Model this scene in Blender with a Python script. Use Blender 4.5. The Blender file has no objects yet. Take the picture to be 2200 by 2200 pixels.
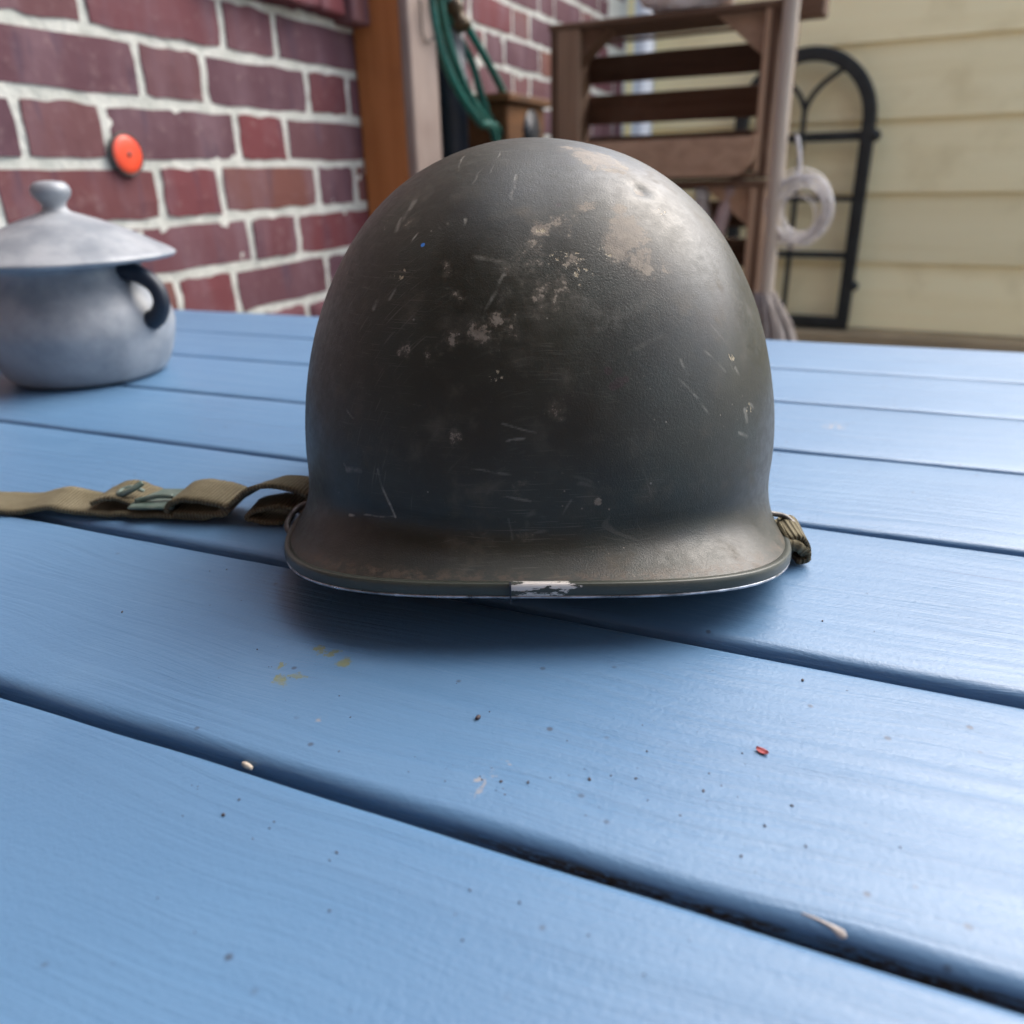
import bpy, bmesh, math, random
import numpy as np
from mathutils import Vector, Matrix, noise
from mathutils.bvhtree import BVHTree

rnd = random.Random(7)
S = bpy.context.scene
COL = S.collection

# ------------------------------------------------------------------ camera
CAM_H = 0.152
PITCH, ROLL, FPX = math.radians(22.943), math.radians(-1.378), 1715.6
_f = Vector((0, math.cos(PITCH), -math.sin(PITCH)))
_r = Vector((1, 0, 0)); _u = _r.cross(_f)
CR = math.cos(ROLL) * _r + math.sin(ROLL) * _u
CU = -math.sin(ROLL) * _r + math.cos(ROLL) * _u
CF = _f
cam_d = bpy.data.cameras.new('camera'); cam = bpy.data.objects.new('camera', cam_d); COL.objects.link(cam)
cam.matrix_world = Matrix(((CR.x, CU.x, -CF.x, 0), (CR.y, CU.y, -CF.y, 0), (CR.z, CU.z, -CF.z, CAM_H), (0, 0, 0, 1)))
cam_d.sensor_width = 36; cam_d.lens = FPX / 2200 * 36
cam_d.clip_start = 0.01; cam_d.clip_end = 300
cam_d.dof.use_dof = True; cam_d.dof.focus_distance = 0.285; cam_d.dof.aperture_fstop = 9.5
S.camera = cam

# ------------------------------------------------------------------ sky and sun (soft overcast light from back right)
SUN_EL, SUN_AZ = math.radians(49), math.radians(56)      # azimuth clockwise from +Y (forward)
world = bpy.data.worlds.new('World'); S.world = world; world.use_nodes = True
wn = world.node_tree; wn.nodes.clear()
wo = wn.nodes.new('ShaderNodeOutputWorld'); wb = wn.nodes.new('ShaderNodeBackground')
sky = wn.nodes.new('ShaderNodeTexSky'); sky.sky_type = 'NISHITA'; sky.sun_disc = False
sky.sun_elevation = SUN_EL; sky.sun_rotation = SUN_AZ; sky.dust_density = 4.0; sky.air_density = 1.2; sky.ozone_density = 1.0
hs = wn.nodes.new('ShaderNodeHueSaturation'); hs.inputs['Saturation'].default_value = 0.85
wn.links.new(sky.outputs[0], hs.inputs['Color']); wn.links.new(hs.outputs[0], wb.inputs[0])
wb.inputs[1].default_value = 0.15
wn.links.new(wb.outputs[0], wo.inputs[0])
sd = bpy.data.lights.new('sun', 'SUN'); sd.energy = 0.85; sd.angle = math.radians(55); sd.color = (0.92, 0.96, 1.0)
sun = bpy.data.objects.new('sun', sd); COL.objects.link(sun)
sv = Vector((math.sin(SUN_AZ) * math.cos(SUN_EL), math.cos(SUN_AZ) * math.cos(SUN_EL), math.sin(SUN_EL)))
sun.rotation_euler = sv.to_track_quat('Z', 'Y').to_euler(); sun.location = sv * 8
S.view_settings.view_transform = 'Standard'; S.view_settings.look = 'None'
S.view_settings.exposure = 1.45
S.cycles.max_bounces = 6; S.cycles.diffuse_bounces = 4; S.cycles.glossy_bounces = 3; S.view_settings.gamma = 1.0

# ------------------------------------------------------------------ helpers
GROUND = -0.767
DW = Vector((0.39778, 0.91748, 0)); NW = Vector((-0.91748, 0.39778, 0))      # brick wall: along, outward (away from us)
DS = Vector((0.87443, -0.48515, 0)); NS = Vector((0.48515, 0.87443, 0))      # shed wall / crates: along (right), away
E1 = Vector((0.91940, -0.39332, 0)); E2 = Vector((0.39332, 0.91940, 0))      # table: along planks (right), across (away)
ORG = Vector((0, 0, CAM_H))
def sight(x, y): return CF + CR * ((x - 1100) / FPX) - CU * ((y - 1100) / FPX)
def on(x, y, n, D):
    d = sight(x, y); return ORG + d * ((D - ORG.dot(n)) / d.dot(n))
def ontable(x, y, z=0.0):
    d = sight(x, y); return ORG + d * ((z - CAM_H) / d.z)
def V(*a): return Vector(a)

WM = {}
def put(o, parent=None, world_m=None):
    COL.objects.link(o)
    m = world_m or Matrix()
    if parent is not None:
        o.parent = parent; o.matrix_parent_inverse = WM[parent.name].inverted()
    o.matrix_basis = m; WM[o.name] = m
    return o
def tag(o, label=None, cat=None, group=None, kind=None):
    if label: o['label'] = label
    if cat: o['category'] = cat
    if group: o['group'] = group
    if kind: o['kind'] = kind
    return o
def root(name, loc, label, cat, group=None, rz=0.0, kind=None):
    o = bpy.data.objects.new(name, None); o.empty_display_size = 0.02
    m = Matrix.Translation(loc) @ Matrix.Rotation(rz, 4, 'Z')
    put(o, None, m); return tag(o, label, cat, group, kind)
def meshob(name, verts, faces, mat, parent=None, smooth=True, world_m=None):
    me = bpy.data.meshes.new(name); me.from_pydata([tuple(v) for v in verts], [], faces); me.update()
    if smooth: me.polygons.foreach_set('use_smooth', [True] * len(me.polygons))
    if mat is not None: me.materials.append(mat)
    return put(bpy.data.objects.new(name, me), parent, world_m)
def bmob(name, bm, mat, parent=None, smooth=False, world_m=None):
    me = bpy.data.meshes.new(name); bm.to_mesh(me); bm.free()
    if smooth: me.polygons.foreach_set('use_smooth', [True] * len(me.polygons))
    if mat is not None: me.materials.append(mat)
    return put(bpy.data.objects.new(name, me), parent, world_m)
def box(name, o, ax, ay, az, mat, parent=None, bev=0.002, jit=0.0, seg=1, cuts=0):
    """box with corner o and edge vectors ax, ay, az; edges bevelled, optional uneven surface"""
    o, ax, ay, az = Vector(o), Vector(ax), Vector(ay), Vector(az)
    c = o + (ax + ay + az) / 2
    bm = bmesh.new(); bmesh.ops.create_cube(bm, size=1)
    lx, ly, lz = ax.length, ay.length, az.length
    for v in bm.verts: v.co = V(v.co.x * lx, v.co.y * ly, v.co.z * lz)
    if cuts:
        L = max((lx, 0), (ly, 1), (lz, 2))[1]
        es = [e for e in bm.edges if abs((e.verts[0].co - e.verts[1].co)[L]) > 1e-6]
        bmesh.ops.subdivide_edges(bm, edges=es, cuts=cuts)
    if bev:
        es = [e for e in bm.edges if e.is_manifold and e.calc_face_angle(0) > 0.5]
        bmesh.ops.bevel(bm, geom=es, offset=bev, segments=seg, affect='EDGES', profile=0.5)
    if jit:
        k = rnd.random() * 50
        for v in bm.verts: v.co += noise.noise_vector(v.co * 14 + V(k, k, k)) * jit
    R = Matrix((ax.normalized(), ay.normalized(), az.normalized())).transposed().to_4x4()
    return bmob(name, bm, mat, parent, False, Matrix.Translation(c) @ R)
def frames(pts, closed=False):
    n = len(pts); T = []
    for i in range(n):
        a = pts[(i - 1) % n] if closed or i > 0 else pts[i]
        b = pts[(i + 1) % n] if closed or i < n - 1 else pts[i]
        T.append((b - a).normalized())
    up = V(0, 0, 1) if abs(T[0].z) < 0.9 else V(1, 0, 0)
    N = [(up - T[0] * up.dot(T[0])).normalized()]
    for i in range(1, n):
        v = N[-1] - T[i] * N[-1].dot(T[i])
        N.append(v.normalized())
    return T, N
def tube_vf(pts, r, k=10, closed=False, cap=True):
    pts = [Vector(p) for p in pts]; T, N = frames(pts, closed); vs, fs = [], []
    rr = r if hasattr(r, '__len__') else [r] * len(pts)
    for i, p in enumerate(pts):
        b = T[i].cross(N[i])
        for j in range(k):
            a = 2 * math.pi * j / k
            vs.append(p + (N[i] * math.cos(a) + b * math.sin(a)) * rr[i])
    n = len(pts)
    for i in range(n if closed else n - 1):
        for j in range(k):
            a, b2 = i * k + j, i * k + (j + 1) % k; c, d = ((i + 1) % n) * k + (j + 1) % k, ((i + 1) % n) * k + j
            fs.append((a, b2, c, d))
    if cap and not closed:
        fs.append(tuple(range(k))[::-1]); fs.append(tuple((n - 1) * k + j for j in range(k)))
    return vs, fs
def tube(name, pts, r, mat, parent=None, k=10, closed=False):
    return meshob(name, *tube_vf(pts, r, k, closed), mat, parent)
def spline(pts, n=8, closed=False):
    """Catmull-Rom through pts"""
    P = [Vector(p) for p in pts]; out = []; m = len(P)
    for i in range(m if closed else m - 1):
        p0 = P[(i - 1) % m] if closed or i > 0 else P[i] * 2 - P[i + 1]
        p1, p2 = P[i], P[(i + 1) % m]
        p3 = P[(i + 2) % m] if closed or i < m - 2 else P[i + 1] * 2 - P[i]
        for j in range(n):
            t = j / n
            out.append(0.5 * ((2 * p1) + (p2 - p0) * t + (2 * p0 - 5 * p1 + 4 * p2 - p3) * t * t + (3 * p1 - p0 - 3 * p2 + p3) * t ** 3))
    if not closed: out.append(P[-1])
    return out
def lathe_vf(prof, k=24, axis=V(0, 0, 1), o=V(0, 0, 0)):
    axis = Vector(axis).normalized(); t = V(1, 0, 0) if abs(axis.x) < 0.9 else V(0, 1, 0)
    a1 = (t - axis * t.dot(axis)).normalized(); a2 = axis.cross(a1); vs, fs = [], []
    for r, z in prof:
        for j in range(k):
            a = 2 * math.pi * j / k; vs.append(Vector(o) + axis * z + (a1 * math.cos(a) + a2 * math.sin(a)) * r)
    for i in range(len(prof) - 1):
        for j in range(k): fs.append((i * k + j, i * k + (j + 1) % k, (i + 1) * k + (j + 1) % k, (i + 1) * k + j))
    fs.append(tuple(range(k))[::-1]); fs.append(tuple((len(prof) - 1) * k + j for j in range(k)))
    return vs, fs
def ribbon(name, pts, wid, w, th, mat, parent=None, n=8):
    """webbing: centre line pts (spline), width direction(s) wid, width w, thickness th"""
    P = spline(pts, n); m = len(P); vs, fs = [], []; w0 = w
    W = [Vector(x) for x in wid] if isinstance(wid, list) else [Vector(wid)] * len(pts)
    for i, p in enumerate(P):
        t = i / (m - 1) * (len(W) - 1); a = min(int(t), len(W) - 2) if len(W) > 1 else 0
        d = W[a].lerp(W[min(a + 1, len(W) - 1)], t - a)
        T = (P[min(i + 1, m - 1)] - P[max(i - 1, 0)]).normalized(); d = (d - T * d.dot(T)).normalized(); nn = T.cross(d).normalized()
        K = 6
        w = w0 * (1 + 0.05 * noise.noise(p * 260) + 0.04 * noise.noise(p * 900)); p = p + nn * 0.0006 * noise.noise(p * 140)
        for j in range(K + 1): vs.append(p + d * w * (j / K - 0.5) + nn * th / 2)
        for j in range(K + 1): vs.append(p + d * w * (0.5 - j / K) - nn * th / 2)
    k = 2 * (6 + 1)
    for i in range(m - 1):
        for j in range(k): fs.append((i * k + j, i * k + (j + 1) % k, (i + 1) * k + (j + 1) % k, (i + 1) * k + j))
    fs.append(tuple(range(k))[::-1]); fs.append(tuple((m - 1) * k + j for j in range(k)))
    o = meshob(name, vs, fs, mat, parent, True)
    me = o.data
    uv = me.uv_layers.new(name='UVMap'); L = 0
    cum = [0.0]
    for i in range(1, m): cum.append(cum[-1] + (P[i] - P[i - 1]).length)
    for lp in me.loops:
        i, j = divmod(lp.vertex_index, k); jj = j if j <= 6 else 13 - j
        uv.data[lp.index].uv = (cum[i], jj / 6 * w)
    return o

# ------------------------------------------------------------------ materials
class NT:
    def __init__(s, name, rough=0.6, spec=0.5, metal=0.0):
        s.m = bpy.data.materials.new(name); s.m.use_nodes = True; s.t = s.m.node_tree; s.t.nodes.clear()
        s.out = s.n('ShaderNodeOutputMaterial'); s.b = s.n('ShaderNodeBsdfPrincipled')
        s.t.links.new(s.b.outputs[0], s.out.inputs[0])
        s.b.inputs['Roughness'].default_value = rough; s.b.inputs['Metallic'].default_value = metal
        s.b.inputs['Specular IOR Level'].default_value = spec
        s._tc = None
    def n(s, t, **kw):
        x = s.t.nodes.new(t)
        for k, v in kw.items(): setattr(x, k, v)
        return x
    def set(s, sock, v):
        if v is None: return
        if hasattr(v, 'links') or isinstance(v, bpy.types.NodeSocket): s.t.links.new(v, sock)
        else: sock.default_value = v if not (hasattr(v, '__len__') and len(v) == 3 and sock.type == 'RGBA') else (*v, 1)
    def coord(s, kind='Object', ob=None):
        x = s.n('ShaderNodeTexCoord')
        if ob: x.object = ob
        return x.outputs[kind]
    def mapping(s, v, scale=(1, 1, 1), loc=(0, 0, 0), rot=(0, 0, 0)):
        x = s.n('ShaderNodeMapping'); s.set(x.inputs[0], v); x.inputs[1].default_value = loc; x.inputs[2].default_value = rot; x.inputs[3].default_value = scale
        return x.outputs[0]
    def noise(s, v, scale=5, detail=4, rough=0.55, dist=0.0, col=False):
        x = s.n('ShaderNodeTexNoise'); s.set(x.inputs['Vector'], v); x.inputs['Scale'].default_value = scale
        x.inputs['Detail'].default_value = detail; x.inputs['Roughness'].default_value = rough; x.inputs['Distortion'].default_value = dist
        return x.outputs['Color' if col else 0]
    def voro(s, v, scale=5, feat='F1', out='Distance'):
        x = s.n('ShaderNodeTexVoronoi', feature=feat); s.set(x.inputs['Vector'], v); x.inputs['Scale'].default_value = scale
        return x.outputs[out]
    def math(s, op, a, b=None, c=None, clamp=False):
        x = s.n('ShaderNodeMath', operation=op, use_clamp=clamp); s.set(x.inputs[0], a); s.set(x.inputs[1], b)
        if c is not None: s.set(x.inputs[2], c)
        return x.outputs[0]
    def vm(s, op, a, b=None, out=0):
        x = s.n('ShaderNodeVectorMath', operation=op); s.set(x.inputs[0], a); s.set(x.inputs[1], b)
        return x.outputs[out]
    def ramp(s, v, lo, hi, a=0.0, b=1.0, smooth=True):
        x = s.n('ShaderNodeMapRange'); x.interpolation_type = 'SMOOTHSTEP' if smooth else 'LINEAR'
        s.set(x.inputs[0], v); x.inputs[1].default_value = lo; x.inputs[2].default_value = hi; x.inputs[3].default_value = a; x.inputs[4].default_value = b
        return x.outputs[0]
    def cramp(s, v, stops):
        x = s.n('ShaderNodeValToRGB'); s.set(x.inputs[0], v); e = x.color_ramp.elements
        while len(e) < len(stops): e.new(0.5)
        for i, (p, c) in enumerate(stops): e[i].position = p; e[i].color = (*c, 1)
        return x.outputs[0]
    def mix(s, f, a, b):
        x = s.n('ShaderNodeMix', data_type='RGBA'); s.set(x.inputs[0], f); s.set(x.inputs[6], a); s.set(x.inputs[7], b)
        return x.outputs[2]
    def bump(s, hgt, strength=0.5, dist=0.001, prev=None):
        x = s.n('ShaderNodeBump'); x.inputs['Strength'].default_value = strength; x.inputs['Distance'].default_value = dist
        s.set(x.inputs['Height'], hgt)
        if prev is not None: s.set(x.inputs['Normal'], prev)
        return x.outputs[0]
    def sep(s, v):
        x = s.n('ShaderNodeSeparateXYZ'); s.set(x.inputs[0], v); return x.outputs
    def done(s, color=None, rough=None, normal=None):
        if color is not None: s.set(s.b.inputs['Base Color'], color)
        if rough is not None: s.set(s.b.inputs['Roughness'], rough)
        if normal is not None: s.set(s.b.inputs['Normal'], normal)
        return s.m

def simple(name, c1, c2, scale=20, rough=0.6, bump=0.3, bd=0.001, bscale=80, spec=0.5, metal=0.0):
    t = NT(name, rough, spec, metal); v = t.coord()
    nz = t.noise(v, scale, 5); col = t.mix(t.ramp(nz, 0.3, 0.7), c1, c2)
    return t.done(col, t.ramp(t.noise(v, scale * 2.3), 0.3, 0.7, rough - 0.08, rough + 0.08), t.bump(t.noise(v, bscale, 4), bump, bd))

def wood(name, c1, c2, c3=None, rough=0.75, grain=(3, 60, 60), fleck=None):
    """long grain along local X"""
    t = NT(name, rough, 0.3); v = t.coord()
    rn = t.n('ShaderNodeObjectInfo').outputs['Random']
    off = t.vm('ADD', v, t.vm('SCALE', (3.1, 7.7, 5.3)));
    sc = t.n('ShaderNodeVectorMath', operation='SCALE'); sc.inputs[0].default_value = (31, 17, 23); t.set(sc.inputs['Scale'], rn)
    v2 = t.vm('ADD', v, sc.outputs[0]); g = t.mapping(v2, grain)
    n1 = t.noise(g, 1.0, 6, 0.6, 0.4); n2 = t.noise(v2, 6, 3)
    col = t.mix(t.ramp(n1, 0.3, 0.72), c1, c2)
    if c3: col = t.mix(t.ramp(n2, 0.48, 0.75, 0, 0.8), col, c3)
    hue = t.n('ShaderNodeHueSaturation'); t.set(hue.inputs['Color'], col); t.set(hue.inputs['Value'], t.ramp(rn, 0, 1, 0.8, 1.2, False))
    return t.done(hue.outputs[0], None, t.bump(n1, 0.5, 0.002))

# --- blue paint of the table
TABLE_RZ = math.atan2(E1.y, E1.x)
table = root('garden_table', V(0, 0, GROUND), 'light blue painted wooden plank table carrying the olive steel helmet', 'table', rz=TABLE_RZ)
def blue_paint():
    t = NT('blue_table_paint', 0.42, 0.5)
    t.b.inputs['Coat Weight'].default_value = 0.12; t.b.inputs['Coat Roughness'].default_value = 0.33
    v = t.coord('Object', table)                      # x along planks, y across, z from the ground
    loc = t.coord('Object')
    rn = t.n('ShaderNodeObjectInfo').outputs['Random']
    sc = t.n('ShaderNodeVectorMath', operation='SCALE'); sc.inputs[0].default_value = (13, 3, 1); t.set(sc.inputs['Scale'], rn)
    vv = t.vm('ADD', v, sc.outputs[0])
    warp = t.noise(vv, 5, 2, col=True)
    vw = t.vm('ADD', vv, t.vm('MULTIPLY', t.vm('SUBTRACT', warp, (0.5, 0.5, 0.5)), (0.05, 0.035, 0.0)))
    g = t.mapping(vw, (5, 170, 30))
    grain = t.noise(g, 1.0, 5, 0.68, 0.3)
    soft = t.noise(v, 3.2, 4); blot = t.noise(v, 16, 5, 0.6)
    col = t.mix(t.ramp(soft, 0.3, 0.7), (0.077, 0.168, 0.298), (0.095, 0.197, 0.335))
    col = t.mix(t.ramp(blot, 0.5, 0.78, 0, 0.35), col, (0.125, 0.232, 0.370))
    # thin cracks along the grain
    crack = t.ramp(t.noise(t.mapping(vw, (9, 420, 40)), 1.0, 2, 0.5), 0.70, 0.76)
    crack = t.math('MULTIPLY', crack, t.ramp(t.noise(v, 9, 3), 0.5, 0.62))
    col = t.mix(t.math('MULTIPLY', crack, 0.7), col, (0.04, 0.08, 0.17))
    # dirt freckles
    fr = t.voro(t.vm('ADD', v, t.vm('MULTIPLY', warp, (0.004, 0.004, 0.004))), 95)
    fr = t.math('MULTIPLY', t.ramp(fr, 0.05, 0.13, 1, 0), t.ramp(t.noise(v, 24, 3), 0.50, 0.64))
    col = t.mix(t.math('MULTIPLY', fr, 0.8), col, (0.035, 0.045, 0.07))
    # lichen stains and grime marks, fixed spots on the boards
    nz = t.noise(v, 150, 5, 0.65); nz2 = t.noise(v, 420, 3, 0.6)
    vst = t.vm('ADD', v, t.vm('MULTIPLY', t.vm('SUBTRACT', t.noise(v, 130, 4, 0.7, col=True), (0.5, 0.5, 0.5)), (0.016, 0.012, 0.0)))
    def loc_of(x, y):
        p = ontable(x, y); return (p.dot(E1), p.dot(E2), -GROUND)
    def spots(lst, thr):
        tot = None
        for (x, y, r) in lst:
            p = loc_of(x, y)
            d = t.vm('DISTANCE', vst, p, 1)
            k = t.ramp(d, 0.0, r, 1, 0); tot = k if tot is None else t.math('MAXIMUM', tot, k)
        return t.ramp(t.math('ADD', tot, t.math('MULTIPLY', nz, 1.0)), thr, thr + 0.30)
    lich = spots([(738, 1425, 0.0075), (715, 1402, 0.006), (690, 1398, 0.004), (610, 1458, 0.007), (640, 1455, 0.004), (605, 1425, 0.004)], 1.04)
    col = t.mix(t.math('MULTIPLY', lich, t.ramp(nz2, 0.3, 0.6, 0.5, 0.95)), col, t.mix(nz, (0.115, 0.150, 0.075), (0.20, 0.205, 0.115)))
    tan = spots([(695, 1546, 0.0042), (1040, 1685, 0.008), (1020, 1700, 0.007), (1070, 1668, 0.006), (1090, 1640, 0.003), (1790, 915, 0.02)], 1.10)
    col = t.mix(t.math('MULTIPLY', tan, t.ramp(nz2, 0.46, 0.62, 0.0, 0.6)), col, (0.34, 0.28, 0.22))
    # down in the joints: paint gone patchy, dark raw wood shows
    z = t.sep(v)[2]
    deep = t.ramp(z, -GROUND - 0.0040, -GROUND - 0.0018, 1, 0)
    pn = t.noise(t.mapping(v, (60, 520, 900)), 1.0, 6, 0.72, 0.5)
    lx = t.sep(v)[0]
    zone = t.math('ADD', t.ramp(t.noise(v, 7, 2), 0.5, 0.75, 0, 0.5), t.math('MULTIPLY', t.ramp(lx, -0.13, -0.03), t.ramp(t.sep(v)[1], 0.165, 0.175, 1, 0)))
    flk = t.ramp(t.noise(t.mapping(v, (260, 700, 1100)), 1.0, 3, 0.65), 0.40, 0.47)
    raw = t.math('MULTIPLY', t.math('MULTIPLY', t.math('MULTIPLY', t.ramp(pn, 0.43, 0.48), flk), deep), t.ramp(zone, 0.25, 1.0))
    col = t.mix(raw, col, t.mix(nz, (0.018, 0.012, 0.008), (0.075, 0.045, 0.022)))
    rg = t.math('ADD', t.ramp(grain, 0.3, 0.7, 0.36, 0.50), t.math('MULTIPLY', raw, 0.4))
    rough_n = t.noise(v, 620, 2, 0.6)
    hsum = t.math('ADD', t.math('MULTIPLY', grain, t.ramp(t.noise(vw, 6.5, 2), 0.34, 0.66, 0.00018, 0.00095)), t.math('MULTIPLY', rough_n, 0.00016))
    hsum = t.math('SUBTRACT', hsum, t.math('MULTIPLY', t.math('MULTIPLY', pn, deep), 0.0009))
    b = t.bump(hsum, 1.0, 1.0)
    return t.done(col, rg, b)
M_BLUE = blue_paint()
M_BLUE_DARK = simple('blue_frame_paint', (0.11, 0.22, 0.45), (0.14, 0.27, 0.5), 8, 0.5)

def brick_mat():
    t = NT('red_brick', 0.85, 0.25); rn = t.n('ShaderNodeObjectInfo').outputs['Random']; v = t.coord()
    sc = t.n('ShaderNodeVectorMath', operation='SCALE'); sc.inputs[0].default_value = (41, 13, 29); t.set(sc.inputs['Scale'], rn)
    v2 = t.vm('ADD', v, sc.outputs[0])
    base = t.cramp(rn, [(0.0, (0.16, 0.041, 0.045)), (0.2, (0.132, 0.054, 0.063)), (0.45, (0.10, 0.048, 0.061)), (0.7, (0.155, 0.065, 0.063)), (0.85, (0.172, 0.070, 0.050)), (1.0, (0.114, 0.035, 0.050))])
    n1 = t.noise(t.mapping(v2, (16, 9, 5)), 1.0, 4); n2 = t.noise(v2, 60, 5); n3 = t.noise(t.mapping(v2, (42, 30, 6)), 1, 3)
    col = t.mix(t.ramp(n1, 0.42, 0.72, 0, 0.6), base, (0.18, 0.11, 0.128))
    col = t.mix(t.ramp(n3, 0.56, 0.72, 0, 0.5), col, (0.065, 0.045, 0.07))
    col = t.mix(t.ramp(n2, 0.55, 0.8, 0, 0.35), col, (0.30, 0.21, 0.20))
    return t.done(col, None, t.bump(n2, 0.5, 0.002))
M_BRICK = brick_mat()
M_MORTAR = simple('pale_mortar', (0.46, 0.47, 0.42), (0.60, 0.60, 0.545), 30, 0.9, 0.8, 0.004, 90, 0.2)
M_ORANGE_WOOD = wood('orange_stained_timber', (0.48, 0.185, 0.062), (0.38, 0.135, 0.040), (0.25, 0.085, 0.028), 0.6, (45, 45, 3))
M_PALE_WOOD = wood('weathered_pale_timber', (0.38, 0.30, 0.255), (0.31, 0.24, 0.20), (0.26, 0.19, 0.16), 0.8, (45, 45, 3))
M_CRATE_MID = wood('brown_crate_wood', (0.36, 0.235, 0.155), (0.26, 0.165, 0.108), (0.31, 0.20, 0.13), 0.8, (3, 50, 50))
M_NEST = wood('old_brown_box_wood', (0.17, 0.075, 0.026), (0.09, 0.040, 0.015), (0.05, 0.024, 0.012), 0.75, (3, 50, 50))
M_CRATE = wood('old_crate_wood', (0.150, 0.088, 0.056), (0.090, 0.050, 0.031), (0.20, 0.128, 0.086), 0.8, (3, 50, 50))
M_CRATE_LIGHT = wood('paler_crate_wood', (0.50, 0.335, 0.225), (0.38, 0.245, 0.160), (0.31, 0.195, 0.125), 0.8, (3, 50, 50))  # paler tone for front slat, right upright and right corner blocks
M_SIDING = wood('cream_weatherboard_paint', (0.90, 0.79, 0.48), (0.86, 0.74, 0.43), (0.76, 0.64, 0.36), 0.6, (1.5, 30, 30))
M_TAN = simple('tan_plinth_render', (0.42, 0.32, 0.19), (0.34, 0.26, 0.155), 7, 0.85, 0.4, 0.004, 40, 0.2)
M_WHITE = simple('white_trim_paint', (0.72, 0.74, 0.75), (0.62, 0.64, 0.66), 10, 0.5)
M_IRON = simple('black_cast_iron', (0.010, 0.013, 0.012), (0.020, 0.024, 0.022), 30, 0.45, 0.4, 0.001, 120)
M_HOSE = simple('green_hose_plastic', (0.014, 0.105, 0.085), (0.024, 0.15, 0.122), 12, 0.3, 0.1)
M_NAVY = simple('navy_plastic', (0.008, 0.014, 0.026), (0.013, 0.022, 0.038), 6, 0.45, 0.2, 0.002, 20)
M_BRASS = simple('dull_brass', (0.085, 0.055, 0.025), (0.035, 0.025, 0.014), 60, 0.5, 0.2, metal=0.5)
M_WIRE = simple('pale_wire', (0.86, 0.83, 0.80), (0.62, 0.59, 0.57), 60, 0.5, 0.1)
M_POLE = wood('grey_broomstick_wood', (0.62, 0.53, 0.43), (0.50, 0.42, 0.34), None, 0.75, (60, 60, 3))
M_BRISTLE = wood('grey_bristles', (0.34, 0.30, 0.27), (0.20, 0.17, 0.15), None, 0.9, (60, 60, 4))
M_STEEL = simple('grey_steel_hook', (0.10, 0.09, 0.085), (0.06, 0.05, 0.048), 50, 0.5, 0.2, metal=0.5)
M_BAG = simple('white_plastic', (0.72, 0.68, 0.66), (0.6, 0.56, 0.54), 10, 0.4, 0.6, 0.006, 14)
M_TEAL = simple('teal_label', (0.10, 0.42, 0.46), (0.14, 0.5, 0.52), 10, 0.5)
M_PINK = simple('pinkish_turned_wood', (0.46, 0.35, 0.34), (0.36, 0.27, 0.26), 14, 0.6)
M_ORANGE = simple('orange_plastic', (0.85, 0.09, 0.035), (0.75, 0.06, 0.025), 20, 0.35, 0.1)
M_STONE = simple('grey_stoneware', (0.34, 0.36, 0.385), (0.20, 0.225, 0.255), 30, 0.40, 0.4, 0.0012, 120)
M_DARK = simple('dark_hollow', (0.006, 0.010, 0.018), (0.012, 0.016, 0.026), 20, 0.5)
M_GROUND = simple('concrete_paving', (0.30, 0.28, 0.25), (0.22, 0.21, 0.19), 3, 0.9, 0.5, 0.004, 40, 0.2)

# ------------------------------------------------------------------ ground
tag(meshob('ground', [(-40, -40, GROUND), (40, -40, GROUND), (40, 40, GROUND), (-40, 40, GROUND)], [(0, 1, 2, 3)], M_GROUND, None, False), kind='structure')

# ------------------------------------------------------------------ brick wall (Flemish bond)
WALL_D = 0.92; MORT = 0.0022
def wp(s, z, d=0.0): return DW * s + NW * (WALL_D + d) + V(0, 0, z)
wall = root('brick_wall', wp(1.0, GROUND, 0.1), 'red and purple brick wall with thick pale mortar joints beside the table', 'wall')
S0, S1, ZT = -0.84, 3.30, 2.3
o = wp(S0, GROUND - 0.02, MORT); L = (S1 - S0)
# mortar bed with an uneven, slightly smeared face where it is in view
vs, fs = [], []
sx = np.concatenate([np.array([S0, -0.4, 0.0]), np.arange(0.5, 2.2, 0.012), np.arange(2.2, 3.30, 0.05), [S1]])
zx = np.concatenate([np.array([GROUND - 0.02, -0.4]), np.arange(-0.15, 0.75, 0.012), [1.0, ZT]])
for zz in zx:
    for ss in sx:
        vs.append(wp(ss, zz, MORT + 0.0016 * noise.noise(V(ss * 40, zz * 55, 3.1)) + 0.001 * noise.noise(V(ss * 140, zz * 140, 9))))
nx = len(sx)
for j in range(len(zx) - 1):
    for i in range(nx - 1): fs.append((j * nx + i, j * nx + i + 1, (j + 1) * nx + i + 1, (j + 1) * nx + i))
nb = len(vs)
vs += [wp(S0, GROUND - 0.02, 0.2), wp(S1, GROUND - 0.02, 0.2), wp(S1, ZT, 0.2), wp(S0, ZT, 0.2)]
fs += [(nb + 1, nb, nb + 3, nb + 2), (0, nb, nb + 1, nx - 1), ((len(zx) - 1) * nx, len(zx) * nx - 1, nb + 2, nb + 3)]
fs += [tuple([j * nx for j in range(len(zx))][::-1] + [nb])[:0] or (0, (len(zx) - 1) * nx, nb + 3, nb), (nx - 1, nb + 1, nb + 2, len(zx) * nx - 1)]
meshob('mortar', vs, fs, M_MORTAR, wall)
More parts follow.
